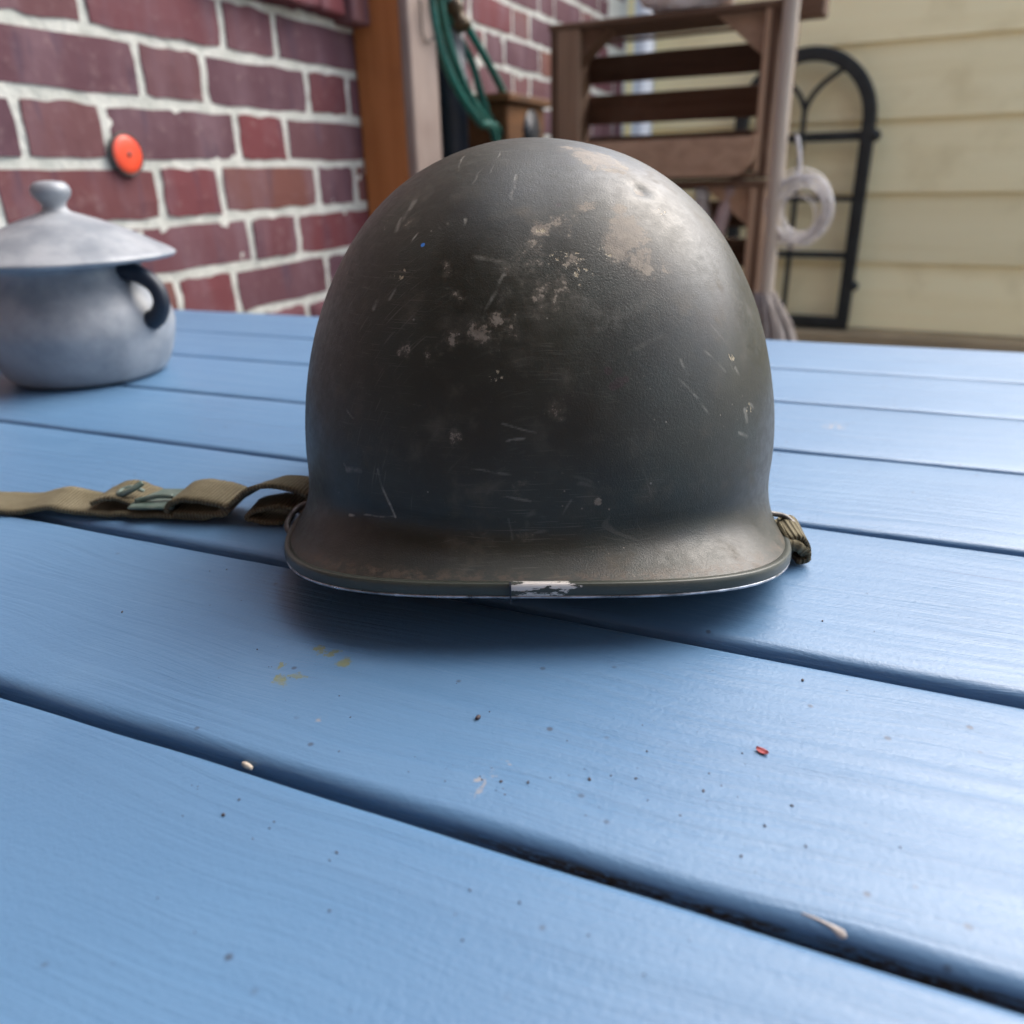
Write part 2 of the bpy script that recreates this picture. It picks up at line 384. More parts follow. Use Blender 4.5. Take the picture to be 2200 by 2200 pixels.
def brick_mesh(w, hgt, seed, dep=0.02):
    r = random.Random(seed); nx, nz = 7, 4; vs, fs = [], []
    for j in range(nz):
        for i in range(nx):
            x = w * (i / (nx - 1) - 0.5); z = hgt * (j / (nz - 1) - 0.5); y = 0.0
            edge = i in (0, nx - 1) or j in (0, nz - 1)
            if edge:
                x += r.uniform(-0.0018, 0.0018); z += r.uniform(-0.0022, 0.0022); y = 0.0006 + r.uniform(-0.0005, 0.0010)
                if i in (0, nx - 1) and j in (0, nz - 1): x *= r.uniform(0.975, 1); z *= r.uniform(0.93, 1)
            else: y = r.uniform(-0.0004, 0.0004)
            vs.append((x, y, z))
    for j in range(nz - 1):
        for i in range(nx - 1): fs.append((j * nx + i, j * nx + i + 1, (j + 1) * nx + i + 1, (j + 1) * nx + i))
    ring = [i for i in range(nx)] + [j * nx + nx - 1 for j in range(1, nz)] + [(nz - 1) * nx + i for i in range(nx - 2, -1, -1)] + [j * nx for j in range(nz - 2, 0, -1)]
    b0 = len(vs)
    for q in ring: vs.append((vs[q][0], dep, vs[q][2]))
    m = len(ring)
    for q in range(m): fs.append((ring[(q + 1) % m], ring[q], b0 + q, b0 + (q + 1) % m))
    return vs, fs
def as_mesh(nm, vf, mat):
    me = bpy.data.meshes.new(nm); me.from_pydata(vf[0], [], vf[1]); me.update(); me.materials.append(mat); return me
JT = 0.0135
B_STR = [as_mesh('brick_stretcher', brick_mesh(0.248 - JT, 0.0752 - JT, 10 + i), M_BRICK) for i in range(6)]
B_HDR = [as_mesh('brick_header', brick_mesh(0.122 - JT, 0.0752 - JT, 40 + i), M_BRICK) for i in range(6)]
RB = Matrix((DW, NW, V(0, 0, 1))).transposed().to_4x4()
far_v, far_f = [], []
row = -11
while True:
    zc = 0.026 + 0.0752 * row + 0.0376
    if zc > ZT - 0.03: break
    off = 1.0915 if row % 2 == 0 else 1.0915 + 0.1945 + 0.0005
    k = -12
    while True:
        s0 = off + 0.370 * k
        if s0 > S1: break
        for (a, w, lst) in ((s0, 0.122, B_HDR), (s0 + 0.122, 0.248, B_STR)):
            sc_ = a + w / 2
            if sc_ - w / 2 < S0 or sc_ + w / 2 > S1: continue
            me = rnd.choice(lst)
            m = Matrix.Translation(wp(sc_, zc + rnd.uniform(-0.0012, 0.0012), rnd.uniform(-0.0012, 0.0012))) @ RB @ Matrix.Rotation(rnd.uniform(-0.006, 0.006), 4, 'Y')
            if 0.55 < sc_ < 3.3 and -0.06 < zc < 0.80:
                put(bpy.data.objects.new('brick', me), wall, m)
            else:
                b0 = len(far_v); far_v += [m @ v.co for v in me.vertices]; far_f += [tuple(b0 + i for i in p.vertices) for p in me.polygons]
        k += 1
    row += 1
# unseen brick return added behind the camera to darken the near side
SR = -0.85
def rp_(u, z, d=0.0): return wp(SR - d, z, -u)
RR_ = Matrix((-NW, -DW, V(0, 0, 1))).transposed().to_4x4()
box('added_return_mortar', rp_(0.0, GROUND - 0.02, MORT), -NW * 3.6, -DW * 0.2, V(0, 0, 2.9), M_MORTAR, wall, 0)
for row in range(-11, 26):
    zc = 0.026 + 0.0752 * row + 0.0376; u = 0.05 + (0.185 if row % 2 else 0)
    while u < 3.2:
        for w, lst in ((0.122, B_HDR), (0.248, B_STR)):
            me = rnd.choice(lst); m = Matrix.Translation(rp_(u + w / 2, zc)) @ RR_; u += w
            b0 = len(far_v); far_v += [m @ v.co for v in me.vertices]; far_f += [tuple(b0 + i for i in p.vertices) for p in me.polygons]
box('added_shade_canopy', wp(SR, 1.45, -2.6), NW * 2.6, DW * 1.15, V(0, 0, 0.06), M_ORANGE_WOOD, wall, 0.004)  # unseen roof, added to block light from above and behind the camera
tag(meshob('more_bricks', far_v, far_f, M_BRICK, wall), kind='stuff')

# a rough ledge of broken half bricks sticking out of the wall near the post
for i, (s, w, d, zz) in enumerate(((1.06, 0.115, 0.030, 0.412), (1.185, 0.11, 0.036, 0.410), (1.305, 0.075, 0.030, 0.408), (1.385, 0.058, 0.042, 0.402))):
    bx = box('ledge_brick', wp(s, zz, -d), DW * w, NW * (d + 0.002), V(0, 0, 0.06), M_BRICK, wall, 0.006, 0.004, 2, 3)

# ------------------------------------------------------------------ timber post against the wall
post = root('timber_post', wp(1.5, GROUND, -0.05), 'orange stained timber post with a pale weathered board on its front', 'post')
box('post', wp(1.440, GROUND, -0.098), NW * 0.097, DW * 0.12, V(0, 0, 2.9), M_ORANGE_WOOD, post, 0.003, 0.0012, 1, 40)
box('front_board', wp(1.4405, GROUND + 0.002, -0.1185), NW * 0.020, DW * 0.105, V(0, 0, 2.89), M_PALE_WOOD, post, 0.003, 0.0015, 1, 40)
hk = [on(903, 2, NW, 0.798), on(905, 40, NW, 0.797), on(909, 75, NW, 0.797), on(918, 88, NW, 0.797), on(928, 86, NW, 0.797), on(934, 74, NW, 0.796)]
tube('hook', spline([hk[0] + NW * 0.02] + hk), 0.0018, M_STEEL, post, 8)

# ------------------------------------------------------------------ downpipe, hose, nest box
dp = on(968, 180, NW, 0.86)
pipe = root('downpipe', V(dp.x, dp.y, GROUND), 'dark navy plastic downpipe behind the green hose, next to the pale board', 'downpipe')
m = lathe_vf([(0.034, 0), (0.034, 1.05), (0.039, 1.055), (0.039, 1.11), (0.034, 1.115), (0.034, 2.9)], 28, o=V(dp.x, dp.y, GROUND))
meshob('pipe', *m, M_NAVY, pipe)
box('bracket', V(dp.x, dp.y, 0.46) - DW * 0.045 + NW * 0.036, DW * 0.09, NW * 0.022, V(0, 0, 0.03), M_NAVY, pipe, 0.003)

HD = 0.80
hose = root('garden_hose', V(*(on(1050, 300, NW, HD).xy), GROUND), 'green garden hose hanging in loose loops beside the timber post', 'hose')
def hp(x, y, d=0.0): return on(x, y, NW, HD + d)
def drop(p, ds, z): q = p + DW * ds; return V(q.x, q.y, z)
loops = []
A = [(928, 8), (938, 70), (958, 140), (990, 205), (1030, 262), (1066, 305)]
B_ = [(945, 6), (958, 70), (980, 140), (1006, 200), (1045, 262), (1078, 305)]
C_ = [(962, 12), (985, 75), (1012, 130), (1030, 190), (1046, 245), (1066, 300)]
D_ = [(985, 20), (1012, 72), (1040, 120), (1072, 180), (1100, 240), (1122, 300)]
path = []
top = hp(945, -20)
for i, (cv, dd) in enumerate(((A, 0.0), (B_, 0.02), (C_, 0.035), (D_, 0.012))):
    pts = [hp(x, y, dd) for x, y in cv]
    end = pts[-1]; tl = hp(cv[0][0], -25, dd)
    path += [tl] + pts + [drop(end, 0.08, -0.05), drop(end, 0.06, -0.28), drop(end, -0.10, -0.42), drop(end, -0.45, -0.30) + NW * 0.05, wp(1.595, -0.05, -0.035 - 0.012 * i), wp(1.60, 0.40, -0.035 - 0.012 * i), wp(1.61, 0.52, -0.06)]
tube('hose_pipe', spline(path, 10), 0.0088, M_HOSE, hose, 10)
cn = hp(975, 30, -0.02)
meshob('connector', *lathe_vf([(0.012, 0), (0.016, 0.004), (0.016, 0.018), (0.012, 0.022), (0.012, 0.034), (0.017, 0.038), (0.017, 0.05), (0.010, 0.053)], 16, V(0.35, -0.2, -0.9), cn + V(0, 0, 0.02)), M_BRASS, hose)
hb = root('hose_bracket', hp(950, -30, 0.12), 'iron bracket on the brick wall from which the green hose hangs', 'bracket')
tube('arm', spline([hp(950, -18, 0.119), hp(950, -14, 0.06), hp(950, -12, 0.0), hp(950, -20, -0.04), hp(948, -45, -0.05)]), 0.006, M_IRON, hb, 8)

bc = on(1125, 250, NW, 0.80); nb_ = root('nest_box', bc + V(0, 0, -0.08), 'small brown wooden nest box with dark round disc as its hole on brick wall', 'nest box')
box('body', bc - DW * 0.10 - V(0, 0, 0.16), DW * 0.24, NW * 0.118, V(0, 0, 0.185), M_NEST, nb_, 0.004)
box('roof', bc - DW * 0.115 + V(0, 0, 0.026) - NW * 0.012, DW * 0.27, NW * 0.128, V(0, 0, 0.018), M_NEST, nb_, 0.003)
hc = on(1142, 285, NW, 0.799)
meshob('dark_hole_disc', *lathe_vf([(0.052, 0.0), (0.052, 0.002), (0.044, 0.0021), (0.044, 0.0022)], 24, -NW, hc), M_DARK, nb_)  # flat dark disc; the shade inside the hole is put into its colour

# ------------------------------------------------------------------ orange plastic hanger on the wall at left
oc = on(270, 332, NW, 0.917)
oh = root('orange_reflector', oc, 'small round orange red plastic reflector screwed flat to the brick wall', 'reflector')
meshob('bezel', *lathe_vf([(0.026, -0.001), (0.027, 0.001), (0.0265, 0.004), (0.0245, 0.005), (0.0235, 0.0035)], 32, -NW, oc), M_STEEL, oh)
meshob('lens', *lathe_vf([(0.0236, 0.0030), (0.0232, 0.0042), (0.019, 0.0056), (0.011, 0.0063), (0.002, 0.0065)], 32, -NW, oc), M_ORANGE, oh)
meshob('screw', *lathe_vf([(0.0032, 0.0062), (0.0032, 0.0074), (0.0022, 0.0080)], 12, -NW, oc), M_STEEL, oh)

# ------------------------------------------------------------------ cream weatherboarded shed, plinth, white corner pipe
SD = 3.34
def sp(s, z, d=0.0): return DS * s + NS * (SD + d) + V(0, 0, z)
shed = root('weatherboard_shed', sp(0.0, GROUND), 'cream weatherboarded shed wall behind the black arched window frame', 'shed')
ZB, EX = -0.414, 0.2375
s_l = -1.36
for i in range(6):
    z0 = ZB + EX * i
    # each board: thick lower edge proud, thin upper edge tucked behind the next
    prof = [(-0.022, 0.0), (-0.022, 0.004), (-0.006, EX + 0.018), (0.0, EX + 0.018), (0.0, 0.0)]
    vs, fs = [], []; n = 24
    for q in range(n + 1):
        s = s_l + 0.02 + q / n * 4.2
        for (d, z) in prof: vs.append(sp(s, z0 + z + 0.0018 * noise.noise(V(s * 1.5, i * 5, 0)), d + 0.003 * noise.noise(V(s * 2, i * 9, 4))))
    k = len(prof)
    for q in range(n):
        for j in range(k): fs.append((q * k + j, q * k + (j + 1) % k, (q + 1) * k + (j + 1) % k, (q + 1) * k + j))
    fs += [tuple(range(k)), tuple(n * k + j for j in range(k))[::-1]]
    c = sp(s_l + 2.1, z0)
    RS = Matrix((DS, NS, V(0, 0, 1))).transposed().to_4x4(); mw = Matrix.Translation(c) @ RS; inv = mw.inverted()
    meshob('board', [inv @ v for v in vs], fs, M_SIDING, shed, False, mw)
box('frame', sp(s_l, GROUND, 0.001), DS * 4.2, NS * 0.12, V(0, 0, 1.775), M_TAN, shed, 0)
box('plinth', sp(s_l, GROUND, -0.14), DS * 4.2, NS * 0.139, V(0, 0, ZB - GROUND - 0.004), M_TAN, shed, 0.008, 0.003, 2, 30)
box('roof', sp(s_l - 0.05, 1.03, -0.12), DS * 4.3, NS * 1.6, V(0, 0, 0.05), M_TAN, shed, 0.01)
cp = on(1383, 150, NS, 3.24)
wpipe = root('corner_downpipe', V(cp.x, cp.y, GROUND), 'white plastic downpipe where brick wall meets the cream shed', 'downpipe')
meshob('pipe', *lathe_vf([(0.040, 0), (0.040, 0.9), (0.046, 0.905), (0.046, 0.97), (0.040, 0.975), (0.040, 2.9)], 24, o=V(cp.x, cp.y, GROUND)), M_WHITE, wpipe)
box('bracket', V(cp.x, cp.y, 0.7) - DS * 0.06 + NS * 0.041, DS * 0.12, NS * 0.045, V(0, 0, 0.03), M_WHITE, wpipe, 0.003)

# ------------------------------------------------------------------ black arched cast iron window frame
FD = 3.262
def fp(s, z, d=0.0): return DS * s + NS * (FD + d) + V(0, 0, z)
k_ = FD / 1.95
def fz(z): return 0.152 + (z - 0.152) * k_
fc = -0.352 * k_; hw = 0.130 * k_; zb = ZB + 0.022; zs = fz(0.236)
win = root('window_frame', fp(fc, ZB), 'black cast iron arched window frame standing against the cream shed', 'window frame')
def bar(name, pts, w, d, parent=win, closed=False):
    """flat bar of rectangular section in the frame plane"""
    P = pts; vs, fs = [], []; n = len(P)
    for i in range(n):
        T = (P[min(i + 1, n - 1)] - P[max(i - 1, 0)]).normalized(); nn = NS; bb = T.cross(nn).normalized()
        for (a, b) in ((-1, -1), (-0.7, -1.15), (0.7, -1.15), (1, -1), (1, 1), (-1, 1)): vs.append(P[i] + bb * (a * w / 2) + nn * (b * d / 2))
    for i in range(n - 1):
        for j in range(6): fs.append((i * 6 + j, i * 6 + (j + 1) % 6, (i + 1) * 6 + (j + 1) % 6, (i + 1) * 6 + j))
    fs += [tuple(range(6))[::-1], tuple((n - 1) * 6 + j for j in range(6))]
    return meshob(name, vs, fs, M_IRON, parent, False)
arch_h = fz(0.366) - zs
outer = [fp(fc + hw, zb)] + [fp(fc + hw, zb + (zs - zb) * q / 6) for q in range(1, 7)]
outer += [fp(fc + hw * math.cos(a), zs + arch_h * math.sin(a)) for a in np.linspace(0.1, math.pi - 0.1, 28)]
outer += [fp(fc - hw, zs - (zs - zb) * q / 6) for q in range(0, 7)]
bar('outer_frame', outer, 0.044, 0.034)
bar('bottom_rail', [fp(fc - hw - 0.02, zb), fp(fc, zb), fp(fc + hw + 0.02, zb)], 0.042, 0.033)
for nm, zz, w in (('crossbar', fz(0.209), 0.030), ('crossbar', fz(0.087), 0.017), ('crossbar', fz(-0.028), 0.022)):
    bar(nm, [fp(fc - hw, zz, 0.003), fp(fc, zz, 0.003), fp(fc + hw, zz, 0.003)], w, 0.024)
bar('mullion', [fp(fc, zb), fp(fc, 0.2), fp(fc, fz(0.266))], 0.016, 0.022)
for sgn in (-1, 1):
    q = [fp(fc, fz(0.262))] + [fp(fc + sgn * (x * k_), fz(z)) for x, z in ((0.010, 0.285), (0.027, 0.306), (0.048, 0.322), (0.074, 0.338))]
    bar('tracery_bar', spline(q, 5), 0.016, 0.022)
for zz, r in ((fz(0.208), 0.020), (fz(-0.092), 0.017)):
    c = fp(fc + hw + 0.024, zz, -0.004)
    meshob('hinge_boss', *lathe_vf([(r * 0.6, -0.018), (r, -0.012), (r, 0.012), (r * 0.6, 0.018)], 16, NS, c), M_IRON, win)

# ------------------------------------------------------------------ stacked fruit crates
CD = 1.70; CW, CHH, CDEP = 0.462, 0.300, 0.18
cs0 = -0.828
def make_crate(base_z, label, lip=True):
    def q(s, z, d): return DS * (cs0 + s) + NS * (CD + d) + V(0, 0, base_z + z)
    r = root('fruit_crate', q(CW / 2, 0, CDEP / 2), label, 'crate', 'fruit crates stacked against the shed')
    H = CHH - 0.003; U = V(0, 0, 1); e = 0.0012
    for sx in (0, CW - 0.016):                        # end boards
        for d0, dw_ in ((0.002, 0.080), (0.094, 0.082)):
            box('end_board', q(sx, 0.002, d0), U * (H - 0.004), NS * dw_, DS * 0.016, M_CRATE, r, 0.002)
    box('upright', q(0.0165, 0.012, 0.001), U * (H - 0.024), DS * 0.048, NS * 0.018, M_CRATE_MID, r, 0.002, 0.0008, 1, 4)
    box('upright', q(CW - 0.0285, 0.012, 0.001), U * (H - 0.024), DS * 0.012, NS * 0.018, M_CRATE_LIGHT, r, 0.002)
    for d0, dw_ in ((-0.001, 0.086), (0.095, 0.074)):     # top and bottom boards
        box('top_board', q(-0.003, H - 0.012, d0), DS * (CW + 0.006), NS * dw_, U * 0.012, M_CRATE, r, 0.002, 0.001, 1, 6)
        box('bottom_board', q(0.0165, 0.0, d0 + 0.002), DS * (CW - 0.033), NS * (dw_ - 0.004), U * 0.011, M_CRATE, r, 0.002)
    for i, (z0, hh) in enumerate(((0.013, 0.080), (0.117, 0.060), (0.200, 0.054), (0.277, 0.007))):   # back slats
        box('back_slat', q(0.002, z0, CDEP - 0.009), DS * (CW - 0.004), U * hh, NS * 0.009, M_CRATE, r, 0.0015, 0.001, 1, 6)
    for sx, sg in ((0.017, 1), (CW - 0.017, -1)):     # triangular corner blocks
        for z0, zg in ((0.0125, 1), (H - 0.0125, -1)):
            vs = []
            for d in (0.0195, 0.075): vs += [q(sx, z0, d), q(sx + sg * 0.105, z0, d), q(sx, z0 + zg * 0.085, d)]
            f = [(0, 1, 2), (5, 4, 3), (0, 3, 4, 1), (1, 4, 5, 2), (2, 5, 3, 0)]
            if sg * zg > 0: f = [t[::-1] for t in f]
            meshob('corner_block', vs, f, M_CRATE_LIGHT if sg < 0 else M_CRATE, r, False)
    if lip:                                           # paler front slat, its right end cut in a curve
        xs = [(0.064, 0.006), (0.395, 0.006)] + [(0.395 + 0.045 * math.sin(a), 0.006 + 0.05 * (1 - math.cos(a))) for a in np.linspace(0.2, math.pi / 2, 6)] + [(0.441, 0.076), (0.064, 0.076)]
        n = len(xs); vs = [q(x, z, -0.0125) for x, z in xs] + [q(x, z, -0.0005) for x, z in xs]
        fs = [tuple(range(n))[::-1], tuple(range(n, 2 * n))] + [(i, (i + 1) % n, n + (i + 1) % n, n + i) for i in range(n)]
        meshob('front_slat', vs, fs, M_CRATE_LIGHT, r, False)
        box('side_cleat', q(CW + 0.0005, 0.262, -0.010), DS * 0.075, U * 0.042, NS * 0.05, M_CRATE, r, 0.005, 0.002, 2, 3)
    return r
labs = ['old brown slatted crate on top of the stack, under the plastic bag', 'old brown crate second from the top of the stack, bottle inside',
        'old brown slatted crate third from the top of the stack', 'old brown slatted crate standing on the paving at the stack bottom']
for i in range(4): make_crate(0.433 - CHH * (i + 1), labs[i], i == 0)
def cq(s, z, d): return DS * (cs0 + s) + NS * (CD + d) + V(0, 0, z)
bag = root('white_tub', cq(0.24, 0.4325, 0.08), 'crumpled white plastic bag lying on the topmost crate', 'plastic bag')
bm = bmesh.new(); bmesh.ops.create_icosphere(bm, subdivisions=4, radius=1)
for v in bm.verts:
    c = v.co.copy(); k = 1 + 0.28 * noise.noise(c * 2.3) + 0.12 * noise.noise(c * 6)
    v.co = V(c.x * 0.095 * k, c.y * 0.055 * k, max(c.z * 0.05 * k, -0.036))
bm.transform(Matrix.Translation(cq(0.28, 0.4690, 0.045)) @ Matrix.Rotation(-0.5, 4, 'Z'))
bmob('film', bm, M_BAG, bag, True); bag.name = 'plastic_bag'; WM['plastic_bag'] = WM['white_tub']

# bottle and turned spindle in the second crate
bt = on(1508, 440, NS, 1.752); zfl = 0.433 - 2 * CHH + 0.012
bot = root('spray_bottle', V(bt.x, bt.y, zfl), 'white bottle with teal band standing inside the second crate', 'bottle')
meshob('body', *lathe_vf([(0.020, 0), (0.0225, 0.003), (0.0225, 0.21), (0.021, 0.225), (0.016, 0.242), (0.013, 0.250)], 24, o=V(bt.x, bt.y, zfl)), M_WHITE, bot)
meshob('band', *lathe_vf([(0.0228, 0.172), (0.0231, 0.173), (0.0231, 0.208), (0.0228, 0.209)], 24, o=V(bt.x, bt.y, zfl)), M_TEAL, bot)
meshob('cap', *lathe_vf([(0.0145, 0.249), (0.0155, 0.25), (0.0155, 0.271), (0.014, 0.273)], 20, o=V(bt.x, bt.y, zfl)), M_WHITE, bot)
p0 = on(1576, 392, NS, 1.730); p1 = on(1528, 540, NS, 1.722)
dirn = (p1 - p0).normalized(); ln = ((zfl + 0.012) - p0.z) / dirn.z
spn = root('turned_spindle', p0 + dirn * ln, 'pinkish turned wooden spindle leaning inside the second crate', 'spindle')
meshob('shaft', *lathe_vf([(0.009, 0), (0.013, 0.004), (0.014, 0.02), (0.010, 0.028), (0.010, 0.034), (0.0145, 0.05), (0.016, 0.10), (0.017, ln * 0.6), (0.012, ln)], 20, dirn, p0), M_PINK, spn)

# ------------------------------------------------------------------ broom standing in front of the crates
bp0, bp1 = on(1700, 0, NS, 1.60), on(1640, 620, NS, 1.60)
ax = V(0, 0, 1); bx_ = (bp0 + bp1) / 2
broom = root('garden_broom', V(bx_.x, bx_.y, GROUND), 'pale grey wooden pole of a broom with flaring grey bristles before crates', 'broom')
bdir = (bp0 - bp1).normalized()
hd = on(1642, 640, NS, 1.60)
tube('handle', [hd - bdir * 0.10 + bdir * (1.35 * q / 12) + DS * 0.002 * math.sin(q) for q in range(13)], 0.0135, M_POLE, broom, 14)
vs, fs = [], []
hz = hd.z
for i in range(260):
    a = rnd.uniform(0, 2 * math.pi); rr = math.sqrt(rnd.random())
    t0 = hd + (DS * math.cos(a) + NS * math.sin(a)) * 0.017 * rr + V(0, 0, rnd.uniform(-0.01, 0.012))
    dirx = DS * (0.35 + 0.65 * math.cos(a) * rr) + NS * 0.7 * math.sin(a) * rr
    mid = t0 + dirx * 0.06 + V(0, 0, -0.11) ; bot_ = t0 + dirx * 0.15; bot_ = V(bot_.x, bot_.y, GROUND + 0.002)
    v_, f_ = tube_vf(spline([t0, mid, mid.lerp(bot_, 0.5) + dirx * 0.012, bot_], 3), 0.0034, 5)
    b0 = len(vs); vs += v_; fs += [tuple(b0 + q for q in f) for f in f_]
tag(meshob('bristles', vs, fs, M_BRISTLE, broom), kind='stuff')

# ------------------------------------------------------------------ coil of wire hanging from a nail in the crate side
WC = on(1714, 448, NS, 1.60)
coil = root('wire_coil', on(1712, 330, NS, 1.60), 'coil of pale thin wire hanging by a cord in front of the shed', 'wire coil')
pts = []
NL = 22
LR = [(rnd.choice((0.033, 0.041, 0.047, 0.053, 0.060)) + rnd.uniform(-0.002, 0.002), rnd.uniform(-0.006, 0.010), rnd.uniform(-0.014, 0.002), rnd.uniform(-0.012, 0.012)) for _ in range(NL + 2)]
for i in range(NL * 28):
    a = 2 * math.pi * i / 28 + math.pi / 2; l, fr = divmod(i, 28); fr /= 28; fr = fr * fr * (3 - 2 * fr)
    R, ox, oz, od = (p * (1 - fr) + q * fr for p, q in zip(LR[l], LR[l + 1]))
    pts.append(WC + DS * (ox + R * math.cos(a)) + V(0, 0, oz + 1.08 * R * math.sin(a)) + NS * od)
tube('wire', pts, 0.0014, M_WIRE, coil, 6)
wr = []
tc = WC + V(0, 0, 0.053) - DS * 0.004
for i in range(90):
    a = i * 0.7; wr.append(tc + DS * (-0.03 + 0.055 * i / 90) + V(0, 0, 0.008 * math.sin(a) - 0.012 * abs(i / 45 - 1)) + NS * 0.010 * math.cos(a))
tube('binding', wr, 0.0013, M_WIRE, coil, 6)
nl = on(1712, 288, NS, 1.60)
tube('cord', spline([tc + V(0, 0, 0.004), tc.lerp(nl, 0.5) + DS * 0.003, nl]), 0.0035, M_WIRE, coil, 8)
nail = root('nail', cq(CW, nl.z, 0.03), 'long dark nail in the crate side holding the wire coil', 'nail')
tube('shank', [nl - NS * 0.004 + DS * 0.003, cq(CW + 0.0008, nl.z - 0.003, 0.03)], 0.0022, M_STEEL, nail, 8)

# ------------------------------------------------------------------ table planks
TH = 0.030
gaps = [(-0.196, 0.004), (-0.084, 0.004), (0.0275, 0.004), (0.1370, 0.0032), (0.2470, 0.0052), (0.3640, 0.0030), (0.472, 0.0016), (0.581, 0.0016), (0.6857, 0.0016)]
edges = [-0.305] + [g for g, _ in gaps] + [0.8085]
gw = [0.0] + [w for _, w in gaps] + [0.0]
XL, XR = -0.855, 0.78
TW = WM[table.name]
for i in range(len(edges) - 1):
    y0, y1 = edges[i] + gw[i] / 2, edges[i + 1] - gw[i + 1] / 2
    w = y1 - y0; r = 0.0050 if i < 6 else 0.0036; cyc = (y0 + y1) / 2; prof = []
    for cx_, cz, a0 in ((w / 2 - r, -r, 0), (-w / 2 + r, -r, 90), (-w / 2 + 0.002, -TH + 0.002, 180), (w / 2 - 0.002, -TH + 0.002, 270)):
        rr = r if a0 < 180 else 0.002
        for q in range(7 if a0 < 180 else 2):
            a = math.radians(a0 + 90 * q / (6 if a0 < 180 else 1)); prof.append((cx_ + rr * math.cos(a), cz + rr * math.sin(a)))
    # extra points across the top for a slightly cupped board
    top_pts = [(w / 2 - r - (w - 2 * r) * q / 8, 0) for q in range(1, 8)]
    prof = prof[:7] + top_pts + prof[7:]
    n = 150; k = len(prof); vs, fs = [], []
    dz = rnd.uniform(-0.0006, 0.0) if i not in (4, 5) else 0
    cup = rnd.uniform(-0.0006, 0.0006)
    for q in range(n + 1):
        x = XL + (XR - XL) * q / n + (rnd.uniform(-0.001, 0.001) if q in (0, n) else 0)
        for (a, b) in prof:
            nn = noise.noise(V(x * 6, (cyc + a) * 9, i * 3.3)) * 0.0006
            e = abs(a) / (w / 2)
            wob = noise.noise(V(x * 22, i * 7.7, 1 if a > 0 else 5)) * 0.0007 * (e ** 6)
            vs.append((x, a + wob, b + (nn + cup * (e * e) + dz if b > -0.02 else 0)))
    for q in range(n):
        for j in range(k): fs.append((q * k + (j + 1) % k, (q + 1) * k + (j + 1) % k, (q + 1) * k + j, q * k + j))
    fs += [tuple(range(k))[::-1], tuple(n * k + j for j in range(k))]
    mw = TW @ Matrix.Translation((0, cyc, -GROUND))
    meshob('plank', vs, fs, M_BLUE, table, True, mw)
_pv, _pf = [], []
for _o in table.children:
    if _o.name.startswith('plank'):
        _b = len(_pv); _m = WM[_o.name]; _pv += [_m @ v.co for v in _o.data.vertices]; _pf += [tuple(_b + i for i in p.vertices) for p in _o.data.polygons]
PB = BVHTree.FromPolygons(_pv, _pf)
def onboard(x, y, lift=0.0):
    h_ = PB.ray_cast(ORG, sight(x, y).normalized()); return h_[0] + h_[1] * lift
def tq(x, y, z): return E1 * x + E2 * y + V(0, 0, z)
for x in (-0.70, -0.04, 0.62): box('crossbar', tq(x, -0.28, -TH - 0.045), E1 * 0.07, E2 * 1.06, V(0, 0, 0.0445), M_BLUE_DARK, table, 0.003)
for y in (-0.25, 0.72): box('apron', tq(-0.629, y, -TH - 0.09), E1 * 1.248, E2 * 0.025, V(0, 0, 0.0445), M_BLUE_DARK, table, 0.003)
for x in (-0.70, 0.62):
    for y in (-0.26, 0.70): box('leg', tq(x + 0.0005, y, GROUND), E1 * 0.069, E2 * 0.069, V(0, 0, -GROUND - TH - 0.0455), M_BLUE_DARK, table, 0.004)

# ------------------------------------------------------------------ the helmet
HX, HY, TILT, TWIST = 0.0116, 0.367, 0.021, -0.004
helmet = root('steel_helmet', V(HX, HY, 0.0), 'dark olive steel combat helmet with scuffed paint resting on the blue planks', 'helmet')
NPH = 240
PH = np.linspace(0, 2 * math.pi, NPH, endpoint=False)
def sup(n, ph=None):
    ph = PH if ph is None else ph
    c, s = np.cos(ph), np.sin(ph); r = (np.abs(c) ** n + np.abs(s) ** n) ** (-1 / n)
    return r * c, r * s
H_TOP, ZW, ZF = 0.1652, 0.0417, 0.043          # crown, widest height, start of the flare
def ksec(z):
    z = np.asarray(z, float)
    up = np.clip(1 - (np.clip(z - ZW, 0, None) / (H_TOP - ZW)) ** 1.95, 0, None) ** (1 / 2.28)
    return np.where(z > ZW, up, 1 - 0.0132 * (ZW - z) / ZW)
def bowl(ph, z):
    cx, cy = sup(2.35, ph); k = ksec(z)
    return 0.1042 * k * cx, np.where(cy > 0, 0.1315, 0.1135) * k * cy + 0.030 * np.clip(z - ZW, 0, None), z
def rim_ring(grow=0.0, dz=0.0, ph=None):
    cx, cy = sup(3.3, ph)
    return (0.1068 + grow) * cx - 0.0015, np.where(cy > 0, 0.150 + grow, 0.1305 + grow) * cy, 0.0052 + np.where(cy > 0, 0.012, 0.0190) * np.abs(cy) ** 1.5 + dz
def place(x, y, z):
    X = x * math.cos(TILT) + z * math.sin(TILT); Z = -x * math.sin(TILT) + z * math.cos(TILT)
    return np.stack([HX + X * math.cos(TWIST) - y * math.sin(TWIST), HY + y * math.cos(TWIST) + X * math.sin(TWIST), Z], -1)
